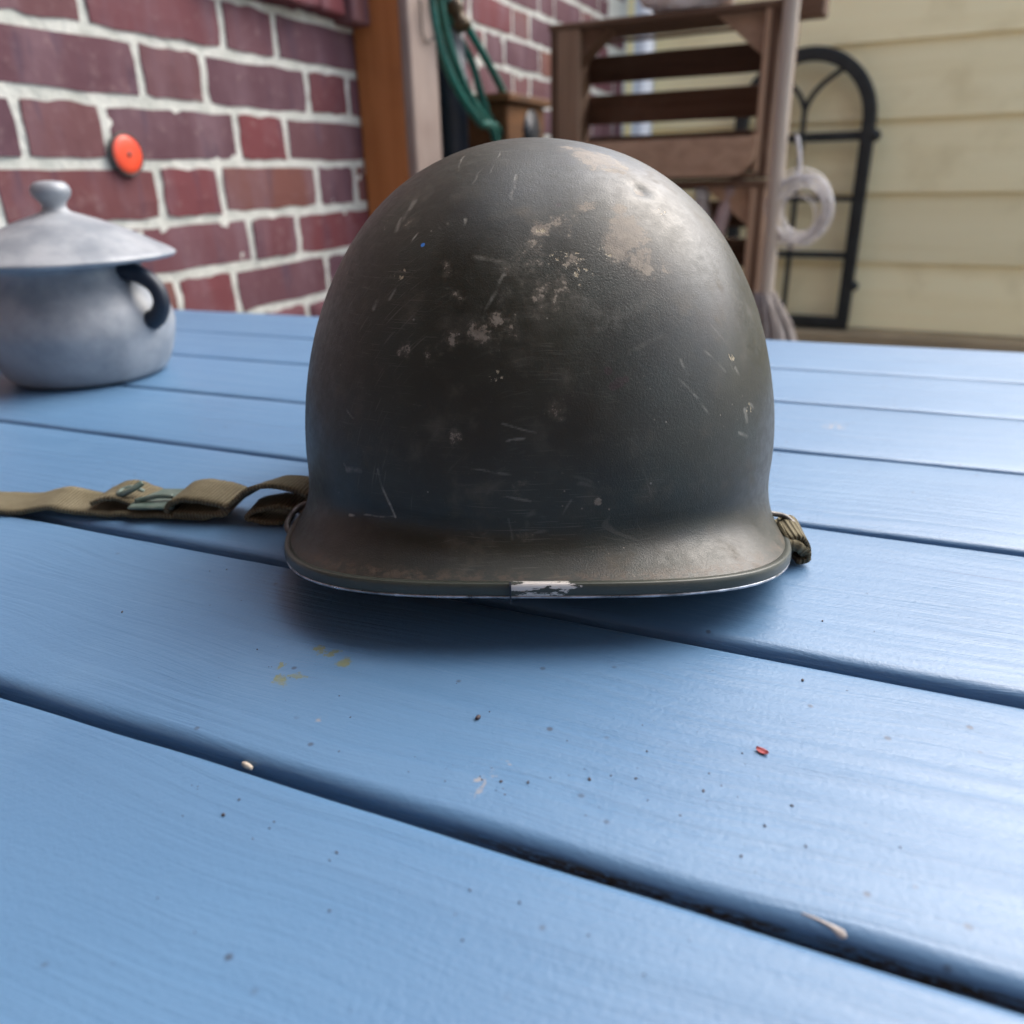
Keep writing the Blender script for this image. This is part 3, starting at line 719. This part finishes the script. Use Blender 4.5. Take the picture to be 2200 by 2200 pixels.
def bowl_mesh(ph, nfl, nb):
    rx, ry, rz_ = rim_ring(ph=ph); R = []
    for i in range(nfl):
        t = i / nfl; zr = rz_ + (ZF - rz_) * t; e = (1 - t) ** 3.4
        gx, gy, _ = bowl(ph, zr); R.append(place(gx * (1 - e) + rx * e, gy * (1 - e) + ry * e, zr))
    for i in range(nb):
        a = i / nb * math.pi / 2; z = ZF + (H_TOP - ZF) * math.sin(a)
        R.append(place(*bowl(ph, np.full(len(ph), min(z, H_TOP - 2e-6)))))
    P = np.concatenate(R + [place(np.array([0.0]), np.array([0.030 * (H_TOP - ZW)]), np.array([H_TOP]))]); n = len(ph); nr = len(R)
    i, j = np.meshgrid(np.arange(nr - 1), np.arange(n), indexing='ij')
    Q = np.stack([i * n + j, i * n + (j + 1) % n, (i + 1) * n + (j + 1) % n, (i + 1) * n + j], -1).reshape(-1, 4)
    return P, Q, [((nr - 1) * n + q, (nr - 1) * n + (q + 1) % n, len(P) - 1) for q in range(n)]
cP, cQ, cT = bowl_mesh(PH, 14, 60)
bvh = BVHTree.FromPolygons([Vector(p) for p in cP], [tuple(int(a) for a in q) for q in cQ] + cT)
def onhelm(x, y):
    h_ = bvh.ray_cast(ORG, sight(x, y).normalized()); return h_[0]
# fine mesh: close spacing over the rear and sides that carry the wear marks
phf = np.concatenate([np.linspace(math.pi * 0.93, math.pi * 2.07, 860, endpoint=False), np.linspace(math.pi * 2.07, math.pi * 2.93, 130, endpoint=False)])
fP, fQ, fT = bowl_mesh(phf, 90, 400)
cen = np.array([HX, HY, 0.06]); out_n = fP - cen; out_n /= np.linalg.norm(out_n, axis=1)[:, None]
dent = np.array(onhelm(1375, 408)); dd = np.linalg.norm(fP - dent, axis=1)
fP = fP - out_n * (0.0014 * np.exp(-(dd / 0.0038) ** 2))[:, None]
wv = sum(np.sin(fP @ np.array(k) + p) * a for k, p, a in (((61, 33, 47), 0.3, 1), ((-38, 72, 29), 1.7, 1), ((95, -61, 83), 2.9, .6), ((150, 90, -130), .8, .4)))
fP = fP + out_n * (0.00022 * wv * np.clip((fP[:, 2] - 0.03) / 0.03, 0, 1))[:, None]
NV = len(fP)
def spots_attr(lst):
    a = np.zeros(NV)
    for (x, y, r, k) in lst:
        p = onhelm(x, y)
        if p is None: continue
        d = np.linalg.norm(fP - np.array(p), axis=1); q = np.clip((r - d) / (0.8 * r), 0, 1); a = np.maximum(a, q * q * (3 - 2 * q) * k)
    return a
rng = np.random.default_rng(3)
wig = np.stack([sum(np.sin(fP @ (rng.normal(size=3) * s) + rng.uniform(0, 6)) for s in (90, 160, 300, 520)) for _ in range(3)], -1) * 0.00022
def seg_attr(lst):
    a = np.zeros(NV); Q = fP + wig
    for (x0, y0, x1, y1, w, k) in lst:
        A, B = onhelm(x0, y0), onhelm(x1, y1)
        if A is None or B is None: continue
        A, B = np.array(A), np.array(B); w = max(w, 0.45) * 0.001
        t = np.clip((Q - A) @ (B - A) / ((B - A) @ (B - A)), 0, 1); d = np.linalg.norm(Q - A - t[:, None] * (B - A), axis=1)
        a = np.maximum(a, np.clip(1 - d / w, 0, 1) ** 0.8 * k * (1 - 0.5 * t))
    return a
AT = {}
ri = np.minimum(np.arange(NV) // len(phf), 95); AT['edge'] = np.clip(1 - np.abs(ri - 7) / 7.0, 0, 1)
AT['rub'] = spots_attr([(1350, 500, 0.013, .95), (1380, 560, 0.011, .75), (1290, 345, 0.016, .9), (1210, 480, 0.010, .5), (1180, 640, 0.014, .42), (1120, 590, 0.012, .38), (1070, 700, 0.012, .5), (1420, 570, 0.008, .6), (1345, 480, 0.0085, 1.0), (1330, 530, 0.010, 1.0), (1385, 550, 0.008, .8), (1330, 450, 0.006, .8), (1270, 335, 0.013, .95), (1320, 360, 0.012, .8), (1230, 320, 0.010, .6), (1255, 440, 0.007, .6), (1375, 412, 0.0040, 1.1),
    (1162, 490, 0.006, .9), (1150, 520, 0.006, .6), (1230, 560, 0.007, .55), (1140, 550, 0.009, .45), (1030, 715, 0.008, .75), (1065, 690, 0.006, .7), (975, 730, 0.006, .6), (1195, 610, 0.009, .5),
    (880, 480, 0.006, .45), (960, 580, 0.007, .4), (985, 640, 0.006, .4), (870, 755, 0.006, .5), (930, 760, 0.006, .4), (980, 940, 0.005, .6), (1190, 880, 0.006, .7), (1200, 890, 0.004, .6), (1130, 1150, 0.005, .5), (1284, 1078, 0.0022, 1.0), (740, 590, 0.005, .4), (1120, 1050, 0.006, .4)])
AT['chip'] = spots_attr([(1203, 560, 0.006, 1), (1250, 590, 0.006, 1), (1235, 555, 0.005, .9), (1165, 500, 0.004, .9), (860, 590, 0.004, .8), (1420, 460, 0.004, .9), (1300, 540, 0.004, .9), (1065, 812, 0.004, .9), (1610, 878, 0.004, .8), (1570, 770, 0.004, .7)])
AT['rust'] = spots_attr([(1330, 822, 0.0030, 1), (1318, 830, 0.0024, 1), (1345, 815, 0.002, .9), (1307, 797, 0.0022, 1), (1200, 440, 0.002, .7)])
AT['blue'] = spots_attr([(909, 527, 0.0014, 1)])
AT['scratch'] = seg_attr([(1095, 310, 1068, 340, .45, .5), (1068, 340, 1050, 372, .4, .45), (995, 335, 980, 375, .5, .35), (980, 375, 977, 418, .4, .35), (1038, 355, 1014, 395, .45, .35), (1110, 375, 1100, 425, .9, .3),
    (890, 430, 865, 470, 1.6, .4), (860, 470, 850, 495, 1.3, .45), (943, 487, 965, 512, .5, .4), (960, 480, 975, 500, .6, .4), (1018, 553, 1085, 562, 1.2, .28), (1085, 590, 1055, 640, 1.0, .3), (1055, 640, 1040, 690, .9, .25),
    (900, 500, 870, 545, .35, .6), (870, 545, 842, 590, .35, .7), (842, 590, 868, 600, .4, .6), (998, 472, 999, 484, .9, .7),
    (1440, 795, 1490, 845, .45, .32), (1490, 845, 1535, 905, .5, .36), (1500, 670, 1560, 740, .45, .28), (1415, 500, 1490, 520, .5, .55), (1420, 470, 1425, 500, .6, .5), (1500, 745, 1560, 800, .5, .28), (1560, 760, 1590, 830, .4, .35), (1580, 790, 1600, 830, .8, .45), (1465, 770, 1480, 805, .7, .25),
    (750, 1107, 845, 1110, .6, .75), (848, 1112, 815, 1037, .6, .8), (815, 1037, 812, 1010, .5, .5), (745, 1010, 775, 1015, 1.2, .3), (740, 998, 748, 1012, .4, .4),
    (1080, 910, 1150, 930, .25, .3), (1010, 1007, 1095, 1020, .25, .35), (1075, 1062, 1140, 1078, .25, .35), (1090, 950, 1125, 945, .5, .55), (1230, 1075, 1210, 1105, .6, .18), (1095, 1115, 1100, 1160, .3, .15), (1355, 755, 1420, 715, 1.2, .08), (1240, 640, 1330, 700, 3.0, .10), (1290, 700, 1400, 640, 3.0, .08),
    (745, 880, 760, 900, .4, .3), (915, 700, 930, 660, .5, .35), (805, 660, 812, 645, 1.2, .45), (840, 640, 850, 620, .8, .35), (1600, 880, 1606, 905, 1.2, .4), (1612, 870, 1618, 880, 1.0, .5), (1590, 930, 1605, 940, 1.0, .4)])
def helmet_mat():
    t = NT('olive_helmet_paint', 0.45, 0.5); v = t.coord('Object')
    def at(n): x = t.n('ShaderNodeAttribute'); x.attribute_name = n; return x.outputs['Fac']
    bigc = t.sep(t.noise(v, 19, 4, 0.6, col=True)); big = bigc[0]
    mid = t.noise(v, 70, 4, 0.6); fine = t.noise(v, 1500, 3, 0.75); pn = t.noise(v, 230, 5, 0.72)
    col = t.mix(t.ramp(big, 0.32, 0.68), (0.013, 0.014, 0.009), (0.024, 0.026, 0.017))
    col = t.mix(t.ramp(bigc[1], 0.52, 0.75, 0, 0.55), col, (0.018, 0.030, 0.025))
    col = t.mix(t.ramp(bigc[2], 0.55, 0.78, 0, 0.5), col, (0.038, 0.027, 0.022))
    brk = t.math('SUBTRACT', pn, 0.5)
    rub = at('rub'); f5 = t.noise(v, 480, 4, 0.75)
    base_r = t.math('ADD', rub, t.math('MULTIPLY', brk, 1.7))
    haze = t.ramp(base_r, 0.18, 0.85); core = t.ramp(t.math('ADD', base_r, t.math('MULTIPLY', t.math('SUBTRACT', f5, 0.5), 1.1)), 0.54, 0.70)
    tm = t.math('MAXIMUM', t.math('MULTIPLY', haze, 0.34), t.math('MULTIPLY', core, 0.9))
    col = t.mix(tm, col, t.mix(t.ramp(pn, 0.35, 0.65), (0.125, 0.100, 0.072), (0.235, 0.200, 0.155)))
    edg = t.math('MULTIPLY', at('edge'), t.ramp(t.math('ADD', pn, t.math('MULTIPLY', f5, 0.4)), 0.62, 0.80))
    col = t.mix(t.math('MULTIPLY', edg, 0.38), col, (0.135, 0.088, 0.058))
    cm = t.math('MULTIPLY', t.ramp(t.noise(v, 520, 3, 0.7), 0.57, 0.62), t.ramp(at('chip'), 0.25, 0.5))
    col = t.mix(cm, col, t.mix(pn, (0.30, 0.23, 0.11), (0.40, 0.36, 0.28)))
    sp_ = t.math('MULTIPLY', t.ramp(t.voro(v, 260), 0.05, 0.12, 1, 0), t.ramp(t.noise(v, 34, 3, 0.6), 0.57, 0.70))
    col = t.mix(t.math('MULTIPLY', sp_, 0.75), col, (0.22, 0.19, 0.15))
    sp2 = t.math('MULTIPLY', t.ramp(t.voro(t.vm('ADD', v, (1, 2, 3)), 130), 0.03, 0.065, 1, 0), t.ramp(mid, 0.5, 0.62))
    col = t.mix(t.math('MULTIPLY', sp2, 0.55), col, (0.30, 0.28, 0.25))
    col = t.mix(t.ramp(t.math('ADD', at('rust'), brk), 0.3, 0.55, 0, 0.8), col, (0.030, 0.018, 0.018))
    scm = t.math('MULTIPLY', t.math('MULTIPLY', at('scratch'), t.ramp(pn, 0.30, 0.56)), 2.0, clamp=True)
    col = t.mix(scm, col, (0.26, 0.25, 0.215))
    col = t.mix(t.ramp(at('blue'), 0.3, 0.6), col, (0.03, 0.18, 0.55))
    # fine hairline scuffs in crossing directions, gathered in patches
    hl = None
    for rot, sc_ in (((0.3, 0.2, 0.7), (60, 1900, 60)), ((1.1, 0.5, -0.6), (70, 70, 2100))):
        q = t.ramp(t.noise(t.mapping(v, sc_, rot=rot), 1.0, 2, 0.5), 0.61, 0.70); hl = q if hl is None else t.math('MAXIMUM', hl, q)
    hl = t.math('MULTIPLY', hl, t.ramp(bigc[0], 0.42, 0.64))
    col = t.mix(t.math('MULTIPLY', hl, 0.26), col, (0.17, 0.16, 0.135))
    dust = t.math('MULTIPLY', t.ramp(mid, 0.50, 0.78), t.ramp(bigc[2], 0.40, 0.62))
    col = t.mix(t.math('MULTIPLY', dust, 0.55), col, (0.105, 0.088, 0.064))
    grit = t.math('MULTIPLY', t.ramp(fine, 0.60, 0.72), t.ramp(pn, 0.42, 0.66))
    col = t.mix(t.math('MULTIPLY', grit, 0.38), col, (0.13, 0.115, 0.09))
    rg = t.math('ADD', t.ramp(big, 0.3, 0.7, 0.38, 0.47), t.math('ADD', t.math('MULTIPLY', tm, 0.12), t.math('ADD', t.math('MULTIPLY', dust, 0.2), t.ramp(pn, 0.35, 0.65, -0.04, 0.06))))
    sandy = t.ramp(bigc[1], 0.35, 0.65, 0.00006, 0.00015)
    hsum = t.math('ADD', t.math('MULTIPLY', sandy, fine), t.math('MULTIPLY', mid, 0.00012))
    hsum = t.math('SUBTRACT', hsum, t.math('MULTIPLY', t.math('MAXIMUM', t.math('MAXIMUM', cm, scm), sp_), 0.00008))
    return t.done(col, rg, t.bump(hsum, 1.0, 1.0))
M_HELM = helmet_mat()
me = bpy.data.meshes.new('shell')
nq, nt_ = len(fQ), len(fT)
loops = np.concatenate([fQ.reshape(-1), np.array(fT).reshape(-1)]).astype(np.int32)
me.vertices.add(NV); me.vertices.foreach_set('co', fP.astype(np.float32).reshape(-1))
me.loops.add(len(loops)); me.loops.foreach_set('vertex_index', loops)
me.polygons.add(nq + nt_); me.polygons.foreach_set('loop_start', np.concatenate([np.arange(nq) * 4, nq * 4 + np.arange(nt_) * 3]).astype(np.int32))
me.update(calc_edges=True); me.validate()
me.polygons.foreach_set('use_smooth', np.ones(nq + nt_, bool)); me.materials.append(M_HELM)
for nme, arr in AT.items():
    at_ = me.attributes.new(nme, 'FLOAT', 'POINT'); at_.data.foreach_set('value', arr.astype(np.float32))
shell = put(bpy.data.objects.new('shell', me), helmet)
# inner face of the shell
iP, iQ, iT = bowl_mesh(PH, 10, 40); ic = np.array([HX, HY, 0.02]); iP = ic + (iP - ic) * 0.982
meshob('inner_shell', [Vector(p) for p in iP], [tuple(int(a) for a in q)[::-1] for q in iQ] + [q[::-1] for q in iT], M_DARK, helmet)

# rim edging band, with paint chipped to white near the seam
def rim_mat():
    t = NT('rim_paint', 0.45, 0.5); v = t.coord('Object')
    n1 = t.noise(t.mapping(v, (150, 150, 620)), 1.0, 5, 0.72); n2 = t.noise(v, 30, 4)
    col = t.mix(t.ramp(n2, 0.3, 0.7), (0.036, 0.042, 0.032), (0.050, 0.056, 0.044))
    d = t.vm('DISTANCE', v, tuple(RIMP(1140)), 1); d2 = t.vm('DISTANCE', v, tuple(RIMP(1205)), 1)
    near = t.math('MAXIMUM', t.ramp(d, 0.004, 0.014, 1, 0), t.ramp(d2, 0.002, 0.009, 0.8, 0))
    east = t.ramp(t.sep(v)[0], RIMP(1098).x - 0.0004, RIMP(1098).x + 0.0002)
    chip = t.math('MULTIPLY', t.math('MULTIPLY', t.ramp(t.math('ADD', n1, t.math('MULTIPLY', near, 0.19)), 0.645, 0.67), t.ramp(near, 0.05, 0.2)), east)
    low = t.math('MULTIPLY', t.ramp(n1, 0.60, 0.64), t.ramp(n2, 0.5, 0.7, 0, 0.5))
    col = t.mix(low, col, (0.17, 0.15, 0.12))
    # worn lower edge everywhere, broken up
    col = t.mix(chip, col, (0.62, 0.59, 0.55))
    sp_ = t.math('MULTIPLY', t.ramp(t.voro(v, 330), 0.05, 0.13, 1, 0), t.ramp(n2, 0.5, 0.62))
    col = t.mix(t.math('MULTIPLY', sp_, 0.6), col, (0.25, 0.22, 0.18))
    return t.done(col, 0.42, t.bump(t.math('ADD', t.math('MULTIPLY', n1, 0.3), t.math('MULTIPLY', chip, -0.6)), 0.5, 0.0006))
RR = place(*rim_ring(0.0002, -0.0006))
def RIMP(px):
    best = None
    for p in RR:
        d = Vector(p) - ORG
        if p[1] > HY: continue
        x = 1100 + FPX * d.dot(CR) / d.dot(CF)
        if best is None or abs(x - px) < best[0]: best = (abs(x - px), Vector(p))
    return best[1]
def rim_band(name, prof, mat, parent):
    vs, fs = [], []
    k = len(prof)
    for j in range(NPH):
        p = Vector(RR[j]); T = (Vector(RR[(j + 1) % NPH]) - Vector(RR[j - 1])).normalized(); up = V(0, 0, 1); outw = T.cross(up).normalized(); up = outw.cross(T)
        for (a, b) in prof:
            w = noise.noise(V(j * 0.35, a * 900, b * 900)) * 0.00012
            vs.append(p + outw * (a + w) + up * b)
    for j in range(NPH):
        for q in range(k): fs.append((j * k + q, ((j + 1) % NPH) * k + q, ((j + 1) % NPH) * k + (q + 1) % k, j * k + (q + 1) % k))
    return meshob(name, vs, fs, mat, parent)
M_RIM = rim_mat()
M_LIP = simple('bare_rim_metal', (0.62, 0.64, 0.68), (0.16, 0.17, 0.18), 160, 0.34, 0.4, 0.0004, 500, metal=0.75)
rimo = rim_band('rim', [(-0.0024, 0.0018), (0.0000, 0.0024), (0.0005, 0.0021), (0.0008, 0.0010), (0.0009, -0.0014), (0.0005, -0.0024), (-0.0012, -0.0026), (-0.0024, -0.0016)], M_RIM, helmet)
rim_band('rim_lip', [(0.0006, -0.0022), (0.0008, -0.0028), (0.0004, -0.0034), (-0.0004, -0.0036), (-0.0012, -0.0034), (-0.0014, -0.0027)], M_LIP, rimo)
sp0 = RIMP(1096)
box('seam', sp0 + V(-0.0003, -0.0024, -0.0042), V(0.0006, 0, 0), V(0, 0.003, 0), V(0, 0, 0.0066), M_DARK, rimo, 0)

# ---- webbing chin straps
def webbing():
    t = NT('khaki_webbing', 0.9, 0.2); u = t.n('ShaderNodeUVMap').outputs[0]
    ribs = t.n('ShaderNodeTexWave', wave_type='BANDS', bands_direction='X'); t.set(ribs.inputs[0], t.mapping(u, (1, 0.25, 1), rot=(0, 0, 0.15)))
    ribs.inputs['Scale'].default_value = 190; ribs.inputs['Distortion'].default_value = 0.6
    v = t.coord(); n1 = t.noise(v, 60, 4); n2 = t.noise(v, 700, 3)
    col = t.mix(t.ramp(n1, 0.3, 0.7), (0.140, 0.122, 0.074), (0.205, 0.180, 0.118))
    col = t.mix(t.math('MULTIPLY', ribs.outputs[1], 0.65), col, (0.075, 0.062, 0.036))
    col = t.mix(t.ramp(n2, 0.5, 0.8, 0, 0.3), col, (0.30, 0.25, 0.16))
    return t.done(col, None, t.bump(t.math('ADD', ribs.outputs[1], t.math('MULTIPLY', n2, 0.6)), 0.7, 0.0008))
M_WEB = webbing()
M_BUCKLE = simple('worn_green_buckle_metal', (0.085, 0.135, 0.115), (0.15, 0.19, 0.165), 150, 0.42, 0.4, 0.0005, 500, metal=0.3)
M_LOOP = simple('worn_steel_loop', (0.20, 0.19, 0.18), (0.06, 0.055, 0.05), 120, 0.5, 0.2, metal=0.5)
def tz(x, y, z): return ontable(x, y, z)
SY = 0.360
def sx(x, z, dy=0.0): return V(x, SY + dy - 0.14 * (x + 0.11), z)
WDIR = V(0.10, 1.0, 0)
strap = ribbon('chin_strap', [sx(-.086, .011), sx(-.098, .0165), sx(-.110, .0182), sx(-.120, .0165), sx(-.129, .0115), sx(-.138, .0058), sx(-.147, .0030), sx(-.158, .0026), sx(-.172, .0026), sx(-.186, .0026), sx(-.199, .0028), sx(-.214, .0040), sx(-.229, .0062), sx(-.244, .0030), sx(-.262, .0026), sx(-.285, .0030)],
               [WDIR, V(0.20, 1, -.22), V(0.1, 1, 0.05), WDIR, V(0.1, 1, .12), WDIR], 0.0215, 0.0022, M_WEB, helmet, 8)
fold = ribbon('fold', [sx(-.1660, .0052), sx(-.1630, .0098), sx(-.1560, .0122), sx(-.1480, .0120), sx(-.1400, .0106), sx(-.1352, .0092), sx(-.1345, .0070), sx(-.1380, .0055), sx(-.1480, .0049), sx(-.1620, .0048)], V(0.16, 1, 0.06), 0.0232, 0.0023, M_WEB, strap, 6)
ribbon('end_tab', [sx(-.2060, .0072, .002), sx(-.1990, .0098, .002), sx(-.1900, .0098, .003), sx(-.1800, .0062, .002)], [V(0.1, 1, 0), V(0.15, 1, 0.12)], 0.0205, 0.0020, M_WEB, strap, 6)
ribbon('under_loop', [sx(-.098, .0080, -.004), sx(-.108, .0098, -.004), sx(-.117, .0090, -.004), sx(-.1240, .0062, -.004), sx(-.1255, .0036, -.004), sx(-.120, .0022, -.004), sx(-.108, .0020, -.004)], V(0.05, 1, 0), 0.0170, 0.0020, M_WEB, strap, 6)
bk0 = sx(-.1745, .0068)
bkl = box('buckle', bk0 - V(0.012, 0.0125, 0), V(0.022, 0.001, -0.0008), V(0.002, 0.025, 0), V(0, 0, 0.0016), M_BUCKLE, strap, 0.0006)
tube('hook', spline([bk0 + V(-0.010, 0.006, 0.002), bk0 + V(-0.016, 0.006, 0.0045), bk0 + V(-0.020, 0.003, 0.0040), bk0 + V(-0.019, -0.003, 0.0042), bk0 + V(-0.013, -0.002, 0.0062), bk0 + V(-0.008, 0.002, 0.0085)]), 0.0015, M_BUCKLE, bkl, 8)
tube('prong', spline([bk0 + V(-0.010, -0.006, 0.002), bk0 + V(0.000, -0.004, 0.0036), bk0 + V(0.008, -0.003, 0.003)]), 0.0013, M_BUCKLE, bkl, 8)
lp = tz(632, 1124, 0.010)
tube('strap_loop', spline([lp + V(0.012, 0.012, 0.006), lp + V(0.001, 0.010, 0.004), lp + V(-0.003, 0.0, 0.0), lp + V(0.001, -0.007, -0.002), lp + V(0.012, -0.010, 0.001)]), 0.0014, M_LOOP, helmet, 8)
# right hand strap stub, folded round its loop
rp = lambda x, y, k=0.0: on(x + 6, y, V(0, 1, 0), 0.304 + k)
ribbon('strap_stub', [rp(1672, 1142), rp(1690, 1133), rp(1707, 1134), rp(1717, 1146), rp(1718, 1166), rp(1716, 1177), rp(1704, 1182), rp(1690, 1182)], V(0.10, 1, 0.05), 0.020, 0.0021, M_WEB, helmet, 6)
ribbon('strap_stub', [rp(1676, 1150, -0.003), rp(1692, 1152, -0.003), rp(1704, 1160, -0.002), rp(1714, 1166, -0.002)], V(0.10, 1, 0.05), 0.019, 0.004, M_WEB, helmet, 6)
lq = rp(1680, 1126)
tube('strap_loop', spline([lq + V(-0.006, 0.008, 0.002), lq + V(0.003, 0.007, 0.0), lq + V(0.006, 0, -0.004), lq + V(0.002, -0.006, -0.009), lq + V(-0.004, -0.008, -0.012)]), 0.0012, M_LOOP, helmet, 8)

# ------------------------------------------------------------------ squat stoneware pot with a lid, far left on the table
def blob_mesh(name, fn, mat, parent, sub=5):
    bm = bmesh.new(); bmesh.ops.create_icosphere(bm, subdivisions=sub, radius=1)
    for v in bm.verts: v.co = fn(v.co.copy())
    return bmob(name, bm, mat, parent, True)
OC = V(-0.362, 0.690, 0)
pot = root('stoneware_pot', OC, 'squat pale blue grey stoneware pot with overhanging lid and dark handle', 'pot')
def crooked(vf, amp):
    return [v + V(noise.noise(v * 9), noise.noise(v * 9 + V(5, 0, 0)), 0) * amp + V(0, 0, noise.noise(v * 7 + V(0, 9, 0)) * amp * (1 if v.z > 0.02 else 0)) for v in vf[0]], vf[1]
pb = [(0.030, 0.0012), (0.052, 0.0), (0.060, 0.002), (0.0655, 0.009), (0.071, 0.022), (0.0745, 0.036), (0.0750, 0.046), (0.0725, 0.057), (0.067, 0.067), (0.061, 0.076), (0.057, 0.083), (0.056, 0.090), (0.058, 0.094), (0.050, 0.0945)]
meshob('body', *crooked(lathe_vf([(p.x, p.y) for p in spline([V(a, b, 0) for a, b in pb], 4)], 64, o=OC), 0.0016), M_STONE, pot)
pl = [(0.052, 0.0950), (0.070, 0.0946), (0.081, 0.0945), (0.0848, 0.0965), (0.0835, 0.0995), (0.070, 0.107), (0.052, 0.1165), (0.034, 0.1245), (0.018, 0.1300), (0.0105, 0.133), (0.009, 0.138), (0.0135, 0.144), (0.0145, 0.149), (0.011, 0.154), (0.003, 0.1555)]
meshob('lid', *crooked(lathe_vf([(p.x, p.y) for p in spline([V(a, b, 0) for a, b in pl], 4)], 64, o=OC), 0.0014), M_STONE, pot)
for sg in (1, -1):
    hd_ = V(0.95 * sg, -0.30 * sg, 0)
    hpts = spline([OC + hd_ * 0.053 + V(0, 0, 0.087), OC + hd_ * 0.068 + V(0, 0, 0.085), OC + hd_ * 0.083 + V(0, 0, 0.076), OC + hd_ * 0.087 + V(0, 0, 0.063), OC + hd_ * 0.081 + V(0, 0, 0.052), OC + hd_ * 0.074 + V(0, 0, 0.048)], 5)
    tube('handle', hpts, [0.0085 - 0.002 * math.sin(math.pi * q / (len(hpts) - 1)) for q in range(len(hpts))], M_NAVY, pot, 12)

# ------------------------------------------------------------------ small things lying on the table
M_PETAL = simple('dried_red_petal', (0.42, 0.075, 0.07), (0.30, 0.05, 0.055), 200, 0.6)
M_PELLET = simple('pale_cocoon', (0.52, 0.46, 0.38), (0.36, 0.30, 0.24), 300, 0.8)
M_SEED = simple('dark_seed', (0.028, 0.016, 0.018), (0.05, 0.028, 0.03), 300, 0.5)
M_DROP = simple('dried_white_drip', (0.55, 0.50, 0.46), (0.42, 0.38, 0.35), 120, 0.7)
p = onboard(1637, 1617, 0.0002)
bm = bmesh.new(); bmesh.ops.create_grid(bm, x_segments=10, y_segments=6, size=1)
for v in bm.verts:
    x, y = v.co.x, v.co.y; ww = max(0.06, 1 - x * x) ** 0.7 * (1 - 0.15 * noise.noise(V(x * 3, 1, 2)))
    v.co = V(x * 0.0019, y * 0.00095 * ww, 0.0002 + 0.00035 * (y + 0.2) ** 2 + 0.0003 * x * x + 0.00015 * noise.noise(V(x * 4, y * 4, 0)))
bmesh.ops.solidify(bm, geom=bm.faces[:], thickness=0.0002)
bm.transform(Matrix.Translation(p) @ Matrix.Rotation(-0.75, 4, 'Z'))
tag(bmob('red_petal', bm, M_PETAL, None, True), 'tiny dried red petal lying on the blue plank', 'petal')
p = onboard(536, 1643, 0.0010)
def pel(c): 
    k = 1 + 0.12 * noise.noise(c * 3); k += 0.16 * noise.noise(c * 7); q = V(math.copysign(abs(c.x) ** 0.7, c.x) * 0.0022 * k, c.y * 0.00085 * k, c.z * 0.00085 * k)
    return Matrix.Rotation(-0.62, 3, 'Z') @ q + p
tag(blob_mesh('cocoon', pel, M_PELLET, None, 3), 'small pale cocoon stuck in the joint between two blue planks', 'cocoon')
p = onboard(1027, 1544, 0.0005)
tag(blob_mesh('seed', lambda c: Matrix.Rotation(0.9, 3, 'Z') @ V(c.x * 0.0011, c.y * 0.0007, c.z * 0.0007) + p, M_SEED, None, 3), 'single dark oval seed lying on the blue plank', 'seed')
# dried white drip running down the plank edge
dw_ = [(1722, 1962, 1.2), (1745, 1970, 2.2), (1765, 1979, 2.6), (1782, 1988, 3.6), (1794, 1996, 6), (1803, 2003, 8.5), (1810, 2008, 9), (1815, 2012, 6), (1818, 2014, 2)]
vs, fs = [], []
for (x, y, w) in dw_:
    for kx, lf in ((-1, 0.00002), (-0.6, 0.00018), (0, 0.00026), (0.6, 0.00018), (1, 0.00002)): vs.append(onboard(x - kx * w * 0.45, y + kx * w, lf))
for i in range(len(dw_) - 1):
    for q in range(4): fs.append((i * 5 + q, i * 5 + q + 1, i * 5 + q + 6, i * 5 + q + 5))
tag(meshob('white_drip', vs, fs, M_DROP, None), 'dried whitish drip running down the edge of a blue plank', 'drip')
# dirt crumbs
vs, fs = [], []
ico = bmesh.new(); bmesh.ops.create_icosphere(ico, subdivisions=1, radius=1); IV = [v.co.copy() for v in ico.verts]; IF = [tuple(q.index for q in f.verts) for f in ico.faces]; ico.free()
cl = [(1000, 1700, 60, 40), (620, 1450, 80, 60), (1500, 1650, 160, 80), (850, 1500, 200, 120), (1300, 1580, 200, 100), (500, 1740, 120, 60), (650, 1850, 250, 120), (1050, 1690, 60, 30), (1640, 1750, 160, 90), (1200, 1950, 300, 120), (480, 1290, 120, 60), (1750, 1400, 120, 80)]
for i in range(140):
    cx_, cy_, sx_, sy_ = rnd.choice(cl); x, y = rnd.gauss(cx_, sx_), rnd.gauss(cy_, sy_)
    if y < 1330 and 560 < x < 1700: continue
    if not (20 < x < 2180 and 1150 < y < 2190): continue
    p = onboard(x, y)
    e2 = p.dot(E2)
    if any(abs(e2 - g) < 0.011 for g, _ in gaps): continue
    r = min(0.0007, 0.00012 + rnd.expovariate(1 / 0.00013)); b0 = len(vs)
    sq = (rnd.uniform(0.7, 1.8), rnd.uniform(0.6, 1.1), rnd.uniform(0.4, 0.8)); Rm = Matrix.Rotation(rnd.uniform(0, 3), 3, 'Z')
    for c in IV: vs.append(p + Rm @ V(c.x * sq[0] * r, c.y * sq[1] * r, c.z * sq[2] * r) + V(0, 0, r * sq[2] * 0.6))
    fs += [tuple(b0 + q for q in f) for f in IF]
tag(meshob('dirt_crumbs', vs, fs, M_SEED, None), 'scattered dark crumbs of dirt on the blue planks', 'dirt', kind='stuff')
